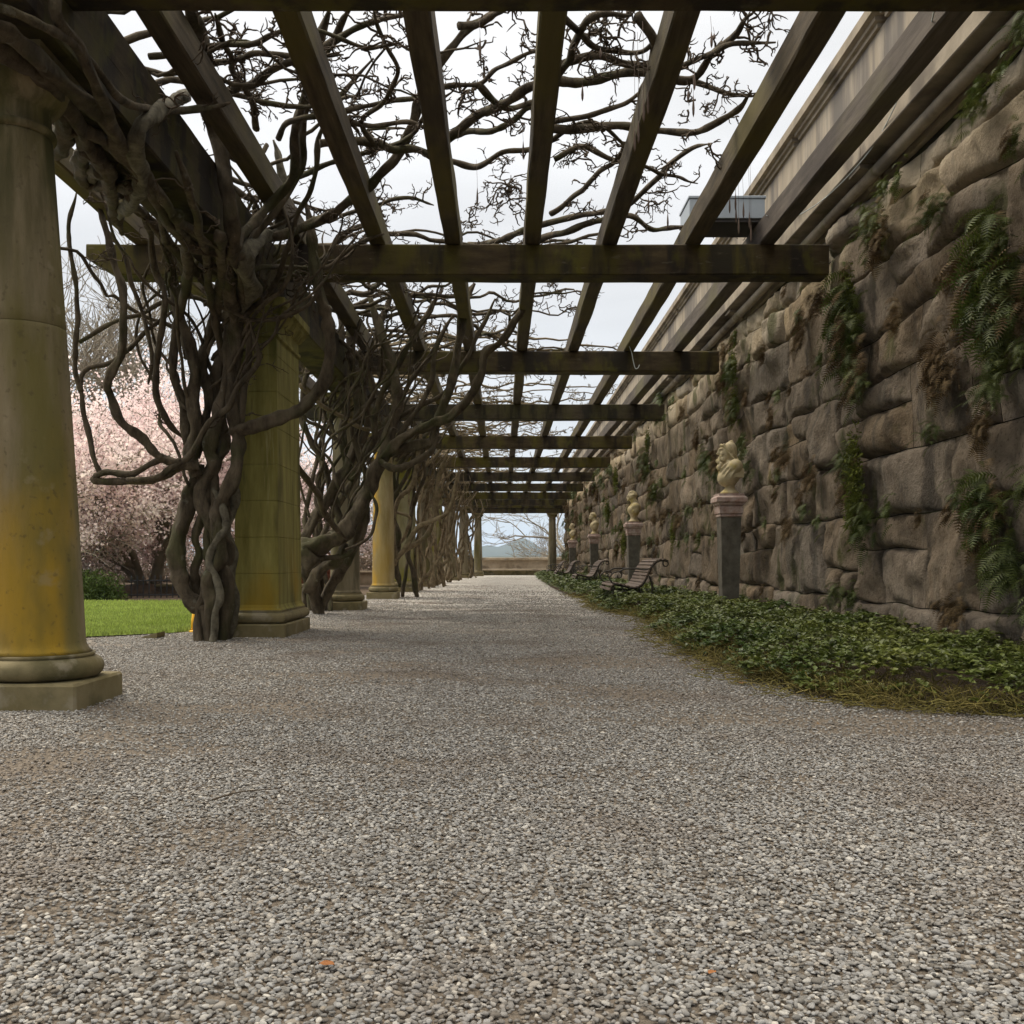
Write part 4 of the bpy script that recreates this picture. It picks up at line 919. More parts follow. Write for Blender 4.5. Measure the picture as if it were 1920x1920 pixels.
def bust_curl(seed, tilt):
    b = MB(); rs = random.Random(seed)
    b.lathe([(.115,0),(.115,.02),(.085,.045),(.065,.08),(.07,.11),(.085,.125)], 0, 0, 20)
    blob(b, (0,0,.22), (.115,.15,.12)); blob(b, (.03,0,.31), (.115,.19,.095), .35); blob(b, (-.05,0,.25), (.085,.13,.10))
    for s in (-1,1): blob(b, (.02, s*.14, .31), (.085,.08,.075)); blob(b, (.03, s*.16, .25), (.065,.055,.08))
    tub(b, [(.04,0,.28),(.02,0,.38),(-.02+tilt*.5,0,.47)], .085, .068)
    hx = -.05+tilt
    blob(b, (hx,0,.52), (.082,.068,.10)); blob(b, (hx+.03,0,.545), (.08,.075,.09)); blob(b, (hx-.06,0,.47), (.035,.04,.035)); blob(b, (hx-.078,0,.452), (.018,.02,.018))
    blob(b, (hx-.086,0,.515), (.018,.012,.032)); blob(b, (hx-.098,0,.500), (.013,.012,.012)); blob(b, (hx-.075,0,.55), (.022,.048,.014))
    for s in (-1,1): blob(b, (hx-.078, s*.026, .532), (.010,.012,.008)); blob(b, (hx+.01, s*.072, .515), (.016,.012,.026))
    blob(b, (hx-.084,0,.478), (.012,.02,.007))
    for k in range(70):
        a = rs.uniform(0, 2*PI); el = rs.uniform(-.1, 1.4); d = (math.cos(a)*math.cos(el), math.sin(a)*math.cos(el), math.sin(el))
        if d[0] < -.55 and d[2] < .45: continue
        blob(b, (hx+.02+d[0]*.088, d[1]*.08, .55+d[2]*.085), (.020,.020,.020))
    for s in (-1,1):
        tub(b, [(.09,s*.10,.36),(.0,s*.13,.345),(-.08,s*.07,.27),(-.08,0,.20)], .02, .015)
        tub(b, [(.07,s*.17,.33),(.0,s*.18,.27),(-.05,s*.10,.17)], .018, .012)
    return b
ms = []
for bb in (bust_hood(), bust_curl(5, 0.0), bust_curl(8, -.01), bust_curl(12, .015)): ms.append(remesh(bb.V, bb.F, .0075, 'bust', M['bust']))
HL = ['nearest', 'second', 'third', 'farthest']
BLb = ['pale carved bust of a bearded man in a draped hood, on the nearest pedestal', 'yellowish bust with curly hair on the second pedestal, behind the nearest bench', 'small-looking lichen-yellow bust on the third pedestal along the wall', 'farthest yellow bust along the wall, by the end column']
for i, (y, x) in enumerate([(12.2,2.80),(20.6,2.735),(29.5,2.74),(37.9,2.69)]):
    hz = [0, -.015, 0, -.01][i]
    e_ = empty('pedestal', (x, y, 0), ['tapering grey stone pedestal with pink cap, nearest of the four by the wall', 'tapering grey pedestal behind the nearest slatted bench', 'third tapering pedestal along the wall, pale cap', 'farthest tapering pedestal along the wall'][i], 'pedestal', 'herm pedestals along the wall')
    b = MB(); b.add([(x-.095,y-.095,0),(x+.095,y-.095,0),(x+.095,y+.095,0),(x-.095,y+.095,0),(x-.125,y-.125,1.25),(x+.125,y-.125,1.25),(x+.125,y+.125,1.25),(x-.125,y+.125,1.25)], [(0,3,2,1),(4,5,6,7),(0,1,5,4),(1,2,6,5),(2,3,7,6),(3,0,4,7)])
    b.build('shaft', M['herm'], e_)
    MB().sqlathe([(0,1.251),(.02,1.262),(.02,1.28),(.012,1.285),(.03,1.30),(.03,1.38),(.018,1.39),(.045,1.405),(.045,1.42),(.072,1.44),(.072,1.49),(.04,1.515),(.04,1.54)], x, y, .115, .115).build('cap', M['hermcap'], e_)
    o = link('bust', ms[i]); o.location = (x+.01, y, 1.541); tag(o, BLb[i], 'bust', 'stone busts on the pedestals')

# ------------------------------------------------------------------ benches
def bench_parts():
    prof = [(0,.285),(.015,.335),(.06,.372),(.13,.368),(.22,.340),(.33,.318),(.43,.345),(.50,.43),(.555,.545),(.60,.635),(.66,.70),(.74,.725),(.80,.715)]
    A = cr([(x,0,z) for x, z in prof], 4); L_ = 1.45; parts = []
    seg = np.linalg.norm(np.diff(A, axis=0), axis=1); s_ = np.concatenate([[0], np.cumsum(seg)]); tot = s_[-1]; n = 19
    for k in range(n):
        s = .02+(tot-.05)*k/(n-1); i = min(len(A)-2, np.searchsorted(s_, s)-1 if s > 0 else 0); f = (s-s_[i])/seg[i]; p = A[i]+(A[i+1]-A[i])*f
        t = (A[i+1]-A[i])/seg[i]; nrm = np.array([-t[2],0,t[0]]); hw, th = .020, .010
        V = []
        for yy in (0, L_):
            for a, b in ((-hw,-th),(hw,-th),(hw,th),(-hw,th)): q = p+t*a+nrm*(b+.018); V.append((q[0], yy, q[2]))
        parts.append(('slat', V, [(0,1,2,3)[::-1],(4,5,6,7),(0,1,5,4),(1,2,6,5),(2,3,7,6),(3,0,4,7)], 'slat', False))
    for yy in (.06, L_-.06):
        Y = lambda q: [(x, yy, z) for x, z in q]
        t = []
        def ad(q, r0, r1=None, nn=5): B = cr(Y(q), nn); t.append((B, np.linspace(r0, r1 or r0, len(B))))
        ad(prof, .014)
        sp = [(.80+.035*math.cos(a)*(1-.08*a), .68+.035*math.sin(a)*(1-.08*a)) for a in np.linspace(1.6, -5.5, 14)]; ad(sp, .010, .008, 2)
        ad([(.05,.34),(.03,.26),(.06,.17),(.03,.07),(-.02,0)], .015); ad([(.56,.50),(.60,.36),(.60,.2),(.66,.08),(.72,0)], .015)
        ad([(.05,.20),(.18,.27),(.32,.26),(.45,.27),(.60,.30)], .010); ad([(.14,.36),(.20,.28),(.14,.21),(.08,.24),(.12,.29)], .008); ad([(.40,.32),(.44,.24),(.52,.21),(.55,.27),(.49,.29)], .008)
        V, Fc = tubes(t, 7); parts.append(('end_frame', V, Fc, 'iron', True))
        t = []
        ad([(.10,.375),(.02,.40),(-.02,.47),(.04,.545),(.12,.56),(.155,.52),(.14,.475),(.10,.475),(.10,.51)], .010); ad([(.12,.56),(.2,.60),(.35,.605),(.50,.59),(.60,.625)], .012)
        V, Fc = tubes(t, 7); parts.append(('armrest', V, Fc, 'iron', True))
    return [(n_, mkmesh(n_, V, Fc, M[m_], sm)) for n_, V, Fc, m_, sm in parts]
bp = bench_parts()
for i, (x, y, lb) in enumerate([(1.58,14.3,'nearest slatted garden bench with scrolled iron ends, in the ground cover'), (1.87,25.0,'second slatted bench along the wall, behind the nearest one'), (1.85,33.8,'third slatted bench along the wall, close to the far end'), (1.95,42.0,'farthest and smallest-looking slatted bench, by the end column')]):
    e_ = empty('garden_bench', (x, y, 0), lb, 'bench', 'slatted benches along the wall')
    for n_, me in bp: link(n_, me, e_)

# ------------------------------------------------------------------ ground cover
def edge_x(y):
    xs = [4.2,4.45,4.7,5.2,5.9,7.2,9.2,11.0,12.3,13.6,14.7,16.0,17.7,20.9,22.7,27,34,44,56]; ex = [3.2,2.15,1.72,1.56,1.42,1.38,1.48,1.66,1.72,1.48,1.40,1.50,1.62,1.40,1.32,1.30,1.38,1.6,1.84]
    return np.interp(y, xs, ex)
def cover():
    V = []; Fq = []; n0 = 0
    XX = []; 
    for y0, y1, dens, ls in ((4.2,7,620,.034),(7,10,520,.036),(10,14,380,.042),(14,20,260,.052),(20,30,150,.066),(30,51,80,.09)):
        n = int((y1-y0)*1.7*dens); y = y0+(y1-y0)*RS.rand(n); x = 1.3+1.85*RS.rand(n)
        ed = edge_x(y)+.10*np.sin(y*3.1)+.05*np.sin(y*9.7); k = x > ed; x = x[k]; y = y[k]; ed = ed[k]
        for xi, yi, ei in zip(x, y, ed):
            d = xi-ei
            if d < .10 and random.random() > .45+d*5: continue
            hh = .06+.19*min(1, d/.28)*(.75+.5*mn.noise(Vector((xi*2.2, yi*1.6, 0)))+.25*mn.noise(Vector((xi*7, yi*6, 3))))
            XX.append((xi, yi, max(.02, hh)*(.72+.4*random.random()), ls))
    N = len(XX); A = np.array(XX); k = 6
    P0 = np.repeat(A[:, :3], k, 0); ls = np.repeat(A[:, 3], k)*(.75+.6*RS.rand(N*k))
    ang = np.tile(np.arange(k)*2*PI/k, N)+np.repeat(RS.rand(N)*6.28, k)+.3*RS.randn(N*k); tilt = .15+.75*RS.rand(N*k)-.1
    d = np.stack([np.cos(ang)*np.cos(tilt), np.sin(ang)*np.cos(tilt), np.sin(tilt)], 1); sd_ = np.stack([-np.sin(ang), np.cos(ang), .25*RS.randn(N*k)], 1); up = np.cross(d, sd_)
    l = ls[:, None]
    v0 = P0; v1 = P0+d*l*.55+sd_*l*.33+up*l*.10; v2 = P0+d*l*1.25-np.array([0,0,1])*l*.25; v3 = P0+d*l*.55-sd_*l*.33+up*l*.10; vm_ = P0+d*l*.62
    V = np.stack([v0, v1, v2, v3, vm_], 1).reshape(-1, 3); b = np.arange(N*k)[:, None]*5
    Fc = np.concatenate([b+np.array([[0,4,1,0]])[:, :3], b+np.array([[1,4,2]]), b+np.array([[0,3,4]]), b+np.array([[3,2,4]])])
    o = obj('ground_cover', V, Fc, M['ivyleaf'], None, True); tag(o, 'low glossy green ground cover carpeting the foot of the stone wall', 'ground cover', kind='stuff')
    # stems and straggling runners at the edge
    t = []
    for _ in range(2600):
        y = 4.3+random.random()**1.6*16; ex = float(edge_x(y)); x = ex+random.gauss(.10,.18); 
        if x < ex-.25: continue
        a = random.uniform(0, 6.28); L_ = random.uniform(.06,.22); z = .012+random.random()*.05
        q = [(x,y,z)]
        for i in range(4): a += random.gauss(0,.6); q.append((q[-1][0]+math.cos(a)*L_/4, q[-1][1]+math.sin(a)*L_/4, max(.008, q[-1][2]+random.gauss(0,.012))))
        t.append((np.array(q), np.linspace(.0022,.0010,5)*(1+.08*y)))
    for _ in range(2600):
        y = 4.3+random.random()**1.5*14; x = float(edge_x(y))+abs(random.gauss(0,.35)); q = [(x,y,0),(x+random.gauss(0,.03),y+random.gauss(0,.03),.06),(x+random.gauss(0,.05),y+random.gauss(0,.05),.12)]
        t.append((np.array(q), np.linspace(.0022,.0015,3)*(1+.06*y)))
    V, Fc = tubes(t, 3, caps=False); o = obj('runner_stems', V, Fc, M['runner']); tag(o, 'yellowish straggling runners along the edge of the ground cover', 'plant stems', kind='stuff')
    # soil under it
    ys = np.linspace(4.3, 51.5, 60); poly = [(float(edge_x(y))+.05, y) for y in ys]+[(3.3, 51.5), (3.3, 4.3)]
    sheet('planting_bed', poly, .009, M['soil'])
cover()

# ------------------------------------------------------------------ ferns and small plants on the wall
def fern_mesh(seed, nf, L0, droop, m, pin=14, spread=1.0):
    rs = random.Random(seed); V = []; Fc = []
    for f in range(nf):
        a = rs.uniform(-1.45,1.45)*spread; el = rs.uniform(-.5,1.0); L_ = L0*rs.uniform(.55,1.15)
        d = np.array([-math.cos(a)*math.cos(el), math.sin(a)*math.cos(el), math.sin(el)]); p = np.array([0, rs.gauss(0,.11)*L0*4, rs.gauss(0,.10)*L0*4]); n = pin; pw = L_*.26
        for i in range(n):
            d = d+np.array([0,0,-droop*1.6/n]); d /= np.linalg.norm(d); q = p+d*L_/n
            sd_ = np.cross(d, np.array([.2,.1,1.0])); sd_ /= np.linalg.norm(sd_)+1e-6
            t = (i+.5)/n; w_ = pw*1.1*math.sin(PI*min(1, .12+t*.9))**.8*(1-.35*t)
            up = np.cross(sd_, d)
            for s in (-1,1):
                b = len(V); c = p+sd_*s*w_+d*L_/n*1.1-up*w_*.12
                wd = L_/n*.42
                V += [tuple(p-d*wd*.2), tuple(p+d*wd*1.3), tuple(c+d*wd*.2)]; Fc.append((b, b+1, b+2))
            b = len(V); V += [tuple(p+sd_*.0015), tuple(p-sd_*.0015), tuple(q)]; Fc.append((b,b+1,b+2))
            p = q
    return mkmesh('fronds', np.array(V), Fc, m)
FM = [fern_mesh(1, 60, .21, 1.5, M['fern']), fern_mesh(2, 50, .18, 1.2, M['fern']), fern_mesh(3, 36, .17, 1.7, M['fernpale']), fern_mesh(4, 60, .19, 1.9, M['ferndead']), fern_mesh(5, 26, .14, 1.3, M['fern'], 9), fern_mesh(6, 26, .13, 1.5, M['ferndead'], 9)]
def moss_mesh(seed):
    rs = np.random.RandomState(seed); n = 900; V = []
    p = rs.randn(n,3)*np.array([.02,.06,.11]); a = rs.rand(n)*6.28; s = .012+.012*rs.rand(n)
    d = np.stack([-np.abs(rs.randn(n))*.8, rs.randn(n)*.6, rs.randn(n)*.6-.3],1); d /= np.linalg.norm(d,axis=1,keepdims=True)
    sd_ = np.cross(d, rs.randn(n,3)); sd_ /= np.linalg.norm(sd_,axis=1,keepdims=True)
    V = np.stack([p-sd_*s[:,None]*.35, p+sd_*s[:,None]*.35, p+d*s[:,None]*2.2],1).reshape(-1,3)
    return mkmesh('moss', V, np.arange(n*3).reshape(-1,3), M['moss'])
MM = [moss_mesh(1), moss_mesh(2)]
def onwall(px, py): 
    Y = 3.03*F/(px-VX); return P(px, py, Y)
big = [  # px,py, scale, variants, label
 (1870,470,1.5,(0,1,3),'dense dark fern hanging at the right edge under the pale top stones'),
 (1875,560,1.35,(0,0,3),'broad drooping fern clump at the right edge, upper middle of the wall'),
 (1590,600,1.5,(0,1,3),'bushy fern clump in the joints right of the first full beam end'),
 (1600,690,1.3,(1,2,3),'fern hanging down a vertical joint in the middle of the wall'),
 (1860,690,1.1,(0,2),'fern clump at the right edge below the largest one'),
 (1850,770,.9,(1,3),'drooping fern fronds over a large block near the right edge'),
 (1860,950,1.25,(0,2,3),'light green fern spraying out at the right edge, mid height'),
 (1870,1065,1.1,(0,2),'low fern close above the ground cover at the right edge'),
 (1595,880,1.0,(1,4,3),'small fern above the mossy streak in the wall'),
 (1610,975,1.1,(0,4),'fern growing out below the mossy streak'),
 (1370,700,1.2,(1,4,2),'bright green plant at the wall end of the second beam'),
 (1375,770,1.0,(0,3),'fern mat hanging below the second beam end'),
 (1240,765,1.5,(1,4,2),'leafy tuft poking out at the wall end of the third beam'),
 (1210,870,1.4,(0,1,3),'fern mat on the wall beneath the third and fourth beams'),
 (1225,915,1.3,(1,3),'fern patch above the second bust'),
 (1640,420,1.1,(3,4,1),'sparse brown and green fern high on the wall under the parapet'),
 (1900,70,.8,(1,4),'mossy green fern at the very top right corner'),
 (1400,880,1.1,(2,4),'pale fern fronds behind the hooded bust'),
 (1330,870,1.1,(0,2),'fern fronds left of the hooded bust'),
 (1500,600,.9,(3,5),'withered fern under the first full beam end'),
 (1760,690,1.0,(3,3,5),'brown dried fern spread over a block in the middle of the wall'),
 (1460,860,.9,(3,5,4),'withered fern in the joint right of the hooded bust'),
 (1270,980,1.0,(4,3),'small fern low on the wall above the nearest bench'),
 (1185,960,1.3,(0,3),'dark fern patch behind the second bust')]
for i, (px, py, s, vs_, lb) in enumerate(big):
    p = onwall(px, py); e_ = empty('fern', tuple(p), lb, 'fern', 'ferns rooted in the stone wall')
    for j, v in enumerate(vs_):
        rs = random.Random(i*9+j); link('fronds', FM[v], e_, (0.02, rs.gauss(0,.10), rs.gauss(0,.10)), (rs.gauss(0,.3), 0, rs.gauss(0,.15)), (s, s, s))
mossp = [(1600,870,1.6),(1602,940,1.8),(1375,690,1.3),(1378,760,1.2),(1262,1000,1.4),(1215,830,1.5),(1590,560,1.3),(1870,600,1.6),(1155,900,2),(1140,960,2.2),(1170,1020,2)]
ML = ['upper yellow-green moss streak in the mossy joint, right half of the wall','long bright moss streak in the right half of the wall, under the other one','moss streak at the wall end of the second beam','moss streak just below the wall end of the second beam','moss streak low on the wall above the nearest bench','moss streak under the wall end of the fourth beam','moss streak right of the wall end of the first full beam','moss under the large fern at the right edge','moss streak beside the far cross beam ends','moss streak far along the wall between the second and third busts','low moss streak behind the second pedestal']
for i, (px, py, s) in enumerate(mossp):
    s *= .7; p = onwall(px, py); o = link('moss_patch', MM[i % 2]); o.location = p; o.scale = (s, s, s); tag(o, ML[i], 'moss', 'moss streaks on the stone wall')
rs = random.Random(77)
for i in range(260):
    y = 5.3+44*rs.random()**1.25; z = .5+3.3*rs.random()**.9
    # snap to a course joint
    if rs.random() < .75: z = min(rows[1:], key=lambda q: abs(q-z))+rs.gauss(0,.03)
    v = rs.choice((4,5,3,4,1,5)); s = rs.uniform(.5,1.0)*(1+max(0,y-16)*.022)
    o = link('fern_tuft', FM[v]); o.location = (WX-.13, y, z); o.rotation_euler = (rs.gauss(0,.4), 0, rs.gauss(0,.2)); o.scale = (s,s,s)
    kd = 'withered brown fern tuft' if v in (3, 5) else 'small green fern tuft'
    hb = 'low on the wall' if z < 1.15 else ('at pedestal-cap height' if z < 2.0 else ('above bust level' if z < 3.1 else 'under the torus moulding'))
    pb = 'right of the nearest pedestal' if y < 12.2 else ('between nearest and second pedestals' if y < 20.6 else ('between second and third pedestals' if y < 29.5 else ('between third and farthest pedestals' if y < 37.9 else 'beyond the farthest pedestal')))
    tag(o, kd+' '+hb+', '+pb, 'fern tuft', 'small fern tufts in the wall joints')

# ------------------------------------------------------------------ trees
def tree_paths(base, H, seed, levels=5, spread=.6, nstem=1, up=.25, kids=(3,4), r0=.16, stemlen=.35, gr=.72, gravity=0.0, lean=(0,0)):
    rs = random.Random(seed); L1 = []; L2 = []; tips = []
    def grow(p, d, ln, r, lv):
        k = 5; q = [p]
        for _ in range(k-1):
            d = d+np.array([rs.gauss(0,.16), rs.gauss(0,.16), rs.gauss(0,.10)+.05*up-gravity*.1*(levels-lv)]); d /= np.linalg.norm(d); q.append(q[-1]+d*ln/(k-1))
        (L1 if lv >= levels-1 else L2).append((np.array(q), np.linspace(r, r*.62, k)))
        if lv == 0: tips.append(q[-1]); return
        n = rs.randint(*kids)
        for j in range(n):
            i = k-1 if j == 0 else rs.randint(2, k-1); nd = d+np.array([rs.gauss(0,spread), rs.gauss(0,spread), rs.gauss(0,spread*.6)+up]); nd /= np.linalg.norm(nd)
            grow(q[i], nd, ln*gr*rs.uniform(.75,1.2), max(r*.6, .0), lv-1)
            if lv <= 2: tips.append(q[i])
    for s in range(nstem):
        a = 2*PI*s/max(1, nstem)+rs.random(); t = 0 if nstem == 1 else .38
        d = np.array([math.cos(a)*t+lean[0], math.sin(a)*t+lean[1], 1.0]); d /= np.linalg.norm(d); grow(np.array(base)+np.array([math.cos(a)*.1*(nstem > 1), math.sin(a)*.1*(nstem > 1), -.05]), d, H*stemlen, r0, levels)
    return L1, L2, tips
def bare_tree(base, H, seed, label, m='treebark', rmin=.008, **kw):
    e_ = empty('bare_tree', base, label, 'tree', 'leafless trees'); L1, L2, tips = tree_paths(base, H, seed, **kw)
    V, Fc = tubes([(p, np.maximum(r, rmin)) for p, r in L1], 7); obj('trunk', V, Fc, M[m], e_, True)
    V, Fc = tubes([(p, np.maximum(r, rmin)) for p, r in L2], 3, caps=False); obj('crown', V, Fc, M[m], e_, True); return tips
bare_tree((-12.9,34,0), 15, 1, 'tall grey-brown leafless tree high above the pink blossom', levels=6, spread=.6, kids=(3,4), r0=.22, stemlen=.26, rmin=.010)
bare_tree((-15.6,43,0), 17, 2, 'leafless tree behind the pink tree, next to the left column', levels=6, spread=.55, kids=(3,3), r0=.25, stemlen=.26, rmin=.012)
bare_tree((-10.5,46,0), 16, 3, 'leafless tree seen behind the leaning wisteria trunk', levels=6, spread=.55, kids=(3,3), r0=.22, stemlen=.25, rmin=.012)
bare_tree((-14.9,36,0), 12, 8, 'drooping leafless tree right above the blossom', levels=6, spread=.65, kids=(3,4), r0=.18, stemlen=.28, gravity=.5, rmin=.010)
bare_tree((-8.2,58,-3), 15, 9, 'leafless tree beyond the ochre-stained column', levels=6, spread=.6, kids=(3,3), r0=.2, stemlen=.26, rmin=.015)
bare_tree((3.8,70,-5.5), 9.5, 4, 'spreading leafless tree just beyond the terrace parapet', m='treebark', levels=8, spread=.62, kids=(2,3), up=.12, r0=.20, stemlen=.34, rmin=.010, gr=.76)
bare_tree((7.5,60,-4), 14, 5, 'leafless tree whose branch reaches in behind the far right column', levels=6, spread=.7, kids=(3,3), up=.1, r0=.22, stemlen=.33, rmin=.012, lean=(-.35,0))

def leaves(pts, n, spread, size, rs):
    idx = rs.randint(0, len(pts), n); c = np.array(pts)[idx]+rs.randn(n,3)*spread; s = size*(.6+.8*rs.rand(n))[:, None]
    a = rs.randn(n,3); a /= np.linalg.norm(a,axis=1,keepdims=True); b = np.cross(a, rs.randn(n,3)); b /= np.linalg.norm(b,axis=1,keepdims=True)
    V = np.stack([c-a*s, c-b*s*.8, c+a*s, c+b*s*.8],1).reshape(-1,3); return V, np.arange(n*4).reshape(-1,4)
def cherry(base, H, seed, nst, nfl, label):
    e_ = empty('blossoming_tree', base, label, 'tree'); L1, L2, tips = tree_paths(base, H, seed, levels=5, spread=.78, nstem=nst, up=.10, kids=(3,4), r0=.11, stemlen=.30, gr=.80)
    V, Fc = tubes(L1, 8); obj('trunk', V, Fc, M['treebark'], e_, True); V, Fc = tubes([(p, np.maximum(r, .006)) for p, r in L2], 3, caps=False); obj('branches', V, Fc, M['treebark'], e_, True)
    tips = [t for t in tips if t[2] > .85+.35*math.sin(t[0]*2.3)+.25*math.sin(t[1]*3)]
    V, Fc = leaves(tips, nfl, .12, .031, np.random.RandomState(seed)); tag(obj('blossom', V, Fc, M['blossom'], e_), kind='stuff')
cherry((-8.1,22.7,0), 5.1, 14, 6, 130000, 'wide multi-stemmed tree covered in pale pink blossom beyond the lawn')
cherry((-12.6,28.5,0), 4.6, 31, 5, 50000, 'pink blossoming tree farther back, partly behind the left column')
cherry((-6.4,27.5,0), 4.4, 23, 5, 30000, 'smaller pink blossoming tree glimpsed right of the square pier')
MB().lathe([(1.5,-.02),(1.1,.09),(.6,.17),(.2,.22)], -8.1, 22.7, 24).build('mulch_mound', M['soil'], None, True)
tag(bpy.data.objects['mulch_mound'], 'brown mulch mound around the foot of the pink tree', 'mulch', kind='structure')
def shrub(name, c, r, n, m, label, size=.05, cat='shrub', kind=None, group=None):
    rs = np.random.RandomState(int(abs(c[0]*31+c[1]*7)) % 9999); d = rs.randn(n,3); d /= np.linalg.norm(d,axis=1,keepdims=True); rr_ = (rs.rand(n)**.35)[:, None]
    lum = np.array([1+.25*mn.noise(Vector(q*2.2)+Vector(c)) for q in d])[:, None]
    p = d*rr_*lum*np.array(r)+np.array(c); p[:, 2] = np.where(p[:, 2] < 0, -p[:, 2] if c[2] >= 0 else p[:, 2], p[:, 2])
    s = size*(.6+.8*rs.rand(n))[:, None]; a = rs.randn(n,3); a /= np.linalg.norm(a,axis=1,keepdims=True); b = np.cross(a, rs.randn(n,3)); b /= np.linalg.norm(b,axis=1,keepdims=True)
    V = np.stack([p-a*s*1.3, p-b*s*.35, p+a*s*1.3, p+b*s*.35],1).reshape(-1,3)
    o = obj(name, V, np.arange(n*4).reshape(-1,4), m); tag(o, label, cat, group, kind); return o
shrub('green_bush', (-8.1,18.6,.1), (1.0,.55,.48), 9000, M['bush'], 'rounded green bush at the back of the lawn beside the left column', .03)
shrub('green_bush', (-9.9,18.8,.1), (1.1,.6,.5), 6000, M['bush'], 'green bush hidden mostly behind the left column', .03)
shrub('evergreen_bush', (-13.5,28,1.2), (1.3,1.0,2.6), 9000, M['evergreen'], 'dark evergreen showing through behind the blossom near the left column', .07)
BS = ['leafless brown shrub at the far left of the belt behind the lawn','brown shrub behind the left half of the pink tree','brown shrub behind the foot of the pink tree','brown shrub showing between the pier and the leaning vine','brown shrub behind the ochre-stained column','low brown shrub just behind the green bush']
for i, (x, y, r, h) in enumerate([(-21,36,4,1.7),(-15,37,3.5,1.5),(-11,35,3,1.6),(-7.3,36,2.4,1.5),(-4.6,38,1.6,1.4),(-18,30,3,1.3)]):
    shrub('brown_shrub', (x,y,h*.3), (r,1.4,h), 8000, M['brownbush'], BS[i], .06, group='brown shrubs behind the lawn')
shrub('russet_shrub', (-5.0,26,.2), (1.2,.8,1.2), 6000, M['redleaf'], 'russet-brown shrub behind the leaning wisteria trunk', .04)
for i, (x, y, r, h) in enumerate([(2,95,9,1.8),(-14,90,12,1.5),(12,80,8,2)]):
    shrub('brown_shrub', (x,y,-4.5), (r,5,h), 7000, M['brownbush'], ['leafless thicket straight beyond the terrace parapet','leafless thicket beyond the terrace, left of the far columns','leafless thicket below the right end of the terrace parapet'][i], .14, group='thicket beyond the terrace')
# iron fence
fe = empty('iron_fence', (-7.4, 18.9, 0), 'short black iron fence with pointed bars beside the green bush', 'fence')
for i in range(14):
    x = -7.22+i*.105; y = 19.2+i*.03
    MB().box(x-.009, x+.009, y-.009, y+.009, 0, .40).add([(x-.012,y-.012,.4),(x+.012,y-.012,.4),(x+.012,y+.012,.4),(x-.012,y+.012,.4),(x,y,.46)], [(0,1,4),(1,2,4),(2,3,4),(3,0,4)]).build('bar', M['black'], fe)
for z in (.06,.34):
    A = np.array([(-7.3,19.18,z),(-5.8,19.61,z)]); V, Fc = tubes([(A, np.array([.014,.014]))], 5); obj('rail', V, Fc, M['black'], fe)
# small things on the ground
b = MB(); c = P(366,1163,9.9); A = np.array([(c.x,c.y,0),(c.x+.0,c.y,.12),(c.x+.005,c.y,.20),(c.x+.005,c.y,.215)]); V, Fc = tubes([(A, np.array([.045,.038,.032,.012]))], 14)
mk_ = empty('marker_post', (c.x,c.y,0), 'small bright yellow marker post at the foot of the wisteria', 'marker'); obj('post', V, Fc, M['yellow'], mk_, True)
MB().lathe([(.06,0),(.06,.012),(.045,.018)], c.x, c.y, 14).build('collar', M['yellow'], mk_, True)
sx = P(280,1188,9.0).x
sb = MB(); sb.prism([(sx-.075,.0),(sx+.065,.0),(sx+.07,.055),(sx-.07,.018)], 'y', 9.0, 9.22); tag(sb.build('tilted_slab', M['base']), 'small tilted flat stone slab on the lawn edge', 'stone slab')
def leaf_obj(x, y, s, rz, label):
    n = 9; V = []; 
    for i in range(n):
        t = i/(n-1); w_ = .38*math.sin(PI*t)**.7; z = .25*math.sin(PI*t)+.06*math.sin(9*t)
        V += [(t-.5, -w_, z+.18), (t-.5, 0, z), (t-.5, w_, z+.10)]
    Fc = []
    for i in range(n-1):
        for j in (0,1): a = i*3+j; Fc.append((a, a+1, a+4, a+3))
    me = mkmesh('leaf', np.array(V), Fc, M['deadleaf'], True); o = link('fallen_leaf', me); o.location = (x,y,.014); o.scale = (s,s,s*.5); o.rotation_euler = (0,0,rz); tag(o, label, 'leaf', 'fallen leaves on the gravel')
g = P(612,1826,F*EYE/(1826-HY)); leaf_obj(g.x, g.y, .030, -.2, 'curled orange leaf lying on the gravel, bottom left of centre')
g = P(1335,1840,F*EYE/(1840-HY)); leaf_obj(g.x, g.y, .018, .8, 'small orange leaf on the gravel, bottom right of centre')
g = P(1352,1262,F*EYE/(1262-HY)); leaf_obj(g.x-.1, g.y, .06, .4, 'brown leaf at the edge of the ground cover')
g = P(1425,1287,F*EYE/(1287-HY)); leaf_obj(g.x-.1, g.y, .055, 1.4, 'rust leaf near the edge of the ground cover')
def litter():
    rs = np.random.RandomState(5); V = []; n = 0; Q = []
    for _ in range(420):
        if rs.rand() < .45: y = 4.6+9*rs.rand(); x = float(edge_x(y))-abs(rs.randn())*.16
        elif rs.rand() < .5: y = 9+22*rs.rand(); x = -2.0+abs(rs.randn())*.25*(1 if y > 9.4 else -1)
        else: y = 4+12*rs.rand(); x = (rs.rand()-.5)*1.0*y
        s_ = .006+.010*rs.rand(); a = rs.rand()*6.28; c, d = math.cos(a)*s_, math.sin(a)*s_; z = .012+.004*rs.rand()
        V += [(x-c,y-d,z),(x+d*.5,y-c*.5,z+s_*.3*rs.rand()),(x+c,y+d,z+s_*.5*rs.rand()),(x-d*.5,y+c*.5,z+s_*.3*rs.rand())]
    tag(obj('leaf_litter', V, np.arange(len(V)).reshape(-1,4), M['litter']), 'tiny brown leaf scraps scattered over the gravel', 'leaf litter', kind='stuff')
M['litter'] = leafmat('leaf_scraps', [(.10,.06,.03),(.16,.095,.045),(.22,.14,.07)], scale=30, rough=.9, trans=0)
litter()
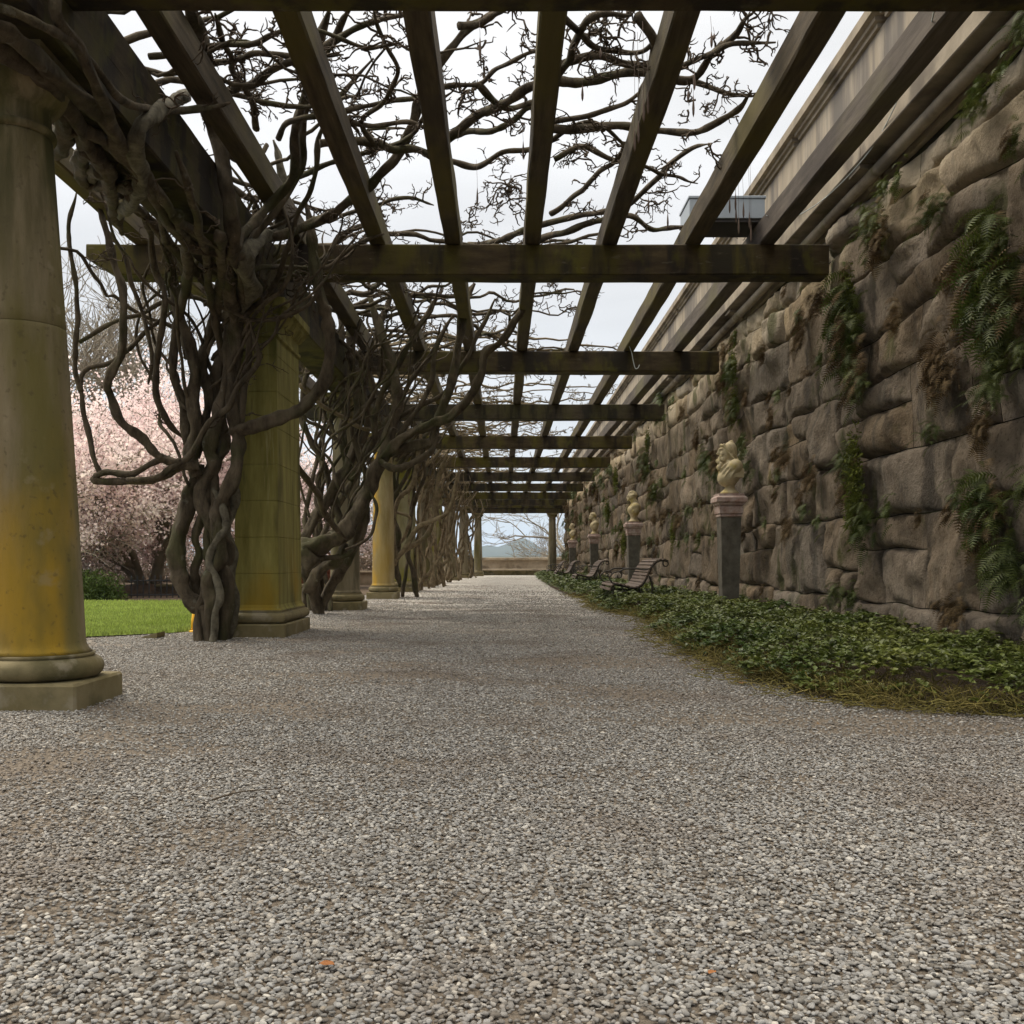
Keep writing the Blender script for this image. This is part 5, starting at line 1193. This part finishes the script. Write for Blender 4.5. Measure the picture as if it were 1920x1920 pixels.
tA = P(398,1507,F*EYE/(1507-HY)); tB = P(525,1487,F*EYE/(1487-HY)); q = cr([(tA.x,tA.y,.012),(tA.x*.6+tB.x*.4,tA.y*.6+tB.y*.4+.01,.02),(tB.x,tB.y,.014)], 5); V, Fc = tubes([(q, np.linspace(.003,.0015,len(q)))], 5)
tag(obj('fallen_twig', V, Fc, M['twig'], None, True), 'thin dry twig lying on the gravel left of centre', 'twig')

# ------------------------------------------------------------------ distance: valley floor, hills, air
def hills(name, Yc, pk, depth, z0, kind='structure', xr=(-4500,4500), n=90, m=8, seed=0):
    V = []
    for j in range(m+1):
        t = j/m
        for i in range(n+1):
            x = xr[0]+(xr[1]-xr[0])*i/n; px = VX+x*F/Yc
            h = pk(px)*Yc/F; h += .10*h*mn.noise(Vector((x*.006, seed, 1)))+.05*h*mn.noise(Vector((x*.02, seed, 2)))
            V.append((x, Yc-depth+depth*t+40*mn.noise(Vector((x*.004,t*3,seed))), z0+(EYE+h-z0)*math.sin(t*PI/2)))
    Fc = [(j*(n+1)+i, j*(n+1)+i+1, (j+1)*(n+1)+i+1, (j+1)*(n+1)+i) for j in range(m) for i in range(n)]
    return tag(obj(name, V, Fc, M['mountain'], None, True), kind=kind)
def pk1(px):
    a = [(200,18),(600,12),(800,6),(862,10),(900,28),(912,32),(935,28),(950,34),(965,41),(982,46),(995,40),(1010,28),(1030,18),(1060,12),(1300,16),(1900,22)]
    return float(np.interp(px, [q[0] for q in a], [q[1] for q in a]))
hills('mountain', 3400, pk1, 900, -60, xr=(-2600,2600), n=300, seed=1)
hills('near_hills', 1500, lambda px: 9+4*math.sin(px*.02)+(3 if px < 960 else 0), 500, -60, xr=(-2500,2500), seed=4)
sheet('valley_floor', [(-5000,56.0),(5000,56.0),(5000,4200),(-5000,4200)], -60, M['mountain'])
sheet('ground_slope', [(-70,53.5),(40,53.5)], 0, M['soil']) if False else None
V = [(-70,56,-.01),(40,56,-.01),(60,120,-14),(-90,120,-14),(120,400,-60),(-150,400,-60)]
tag(obj('hillside', V, [(0,1,2,3),(3,2,4,5)], M['soil']), kind='structure')
hz = bpy.data.materials.new('haze_air'); hz.use_nodes = True; hn = hz.node_tree; hn.nodes.clear()
ho = hn.nodes.new('ShaderNodeOutputMaterial'); hv = hn.nodes.new('ShaderNodeVolumePrincipled'); hv.inputs['Color'].default_value = (.50,.71,1.0,1); hv.inputs['Density'].default_value = .00010; hv.inputs['Anisotropy'].default_value = .2
hn.links.new(hv.outputs[0], ho.inputs['Volume'])
q = MB().box(-5200, 5200, -60, 4400, -61.5, 120); ob = q.build('haze', hz); tag(ob, 'faint blue haze in the distant air', 'haze', kind='stuff')
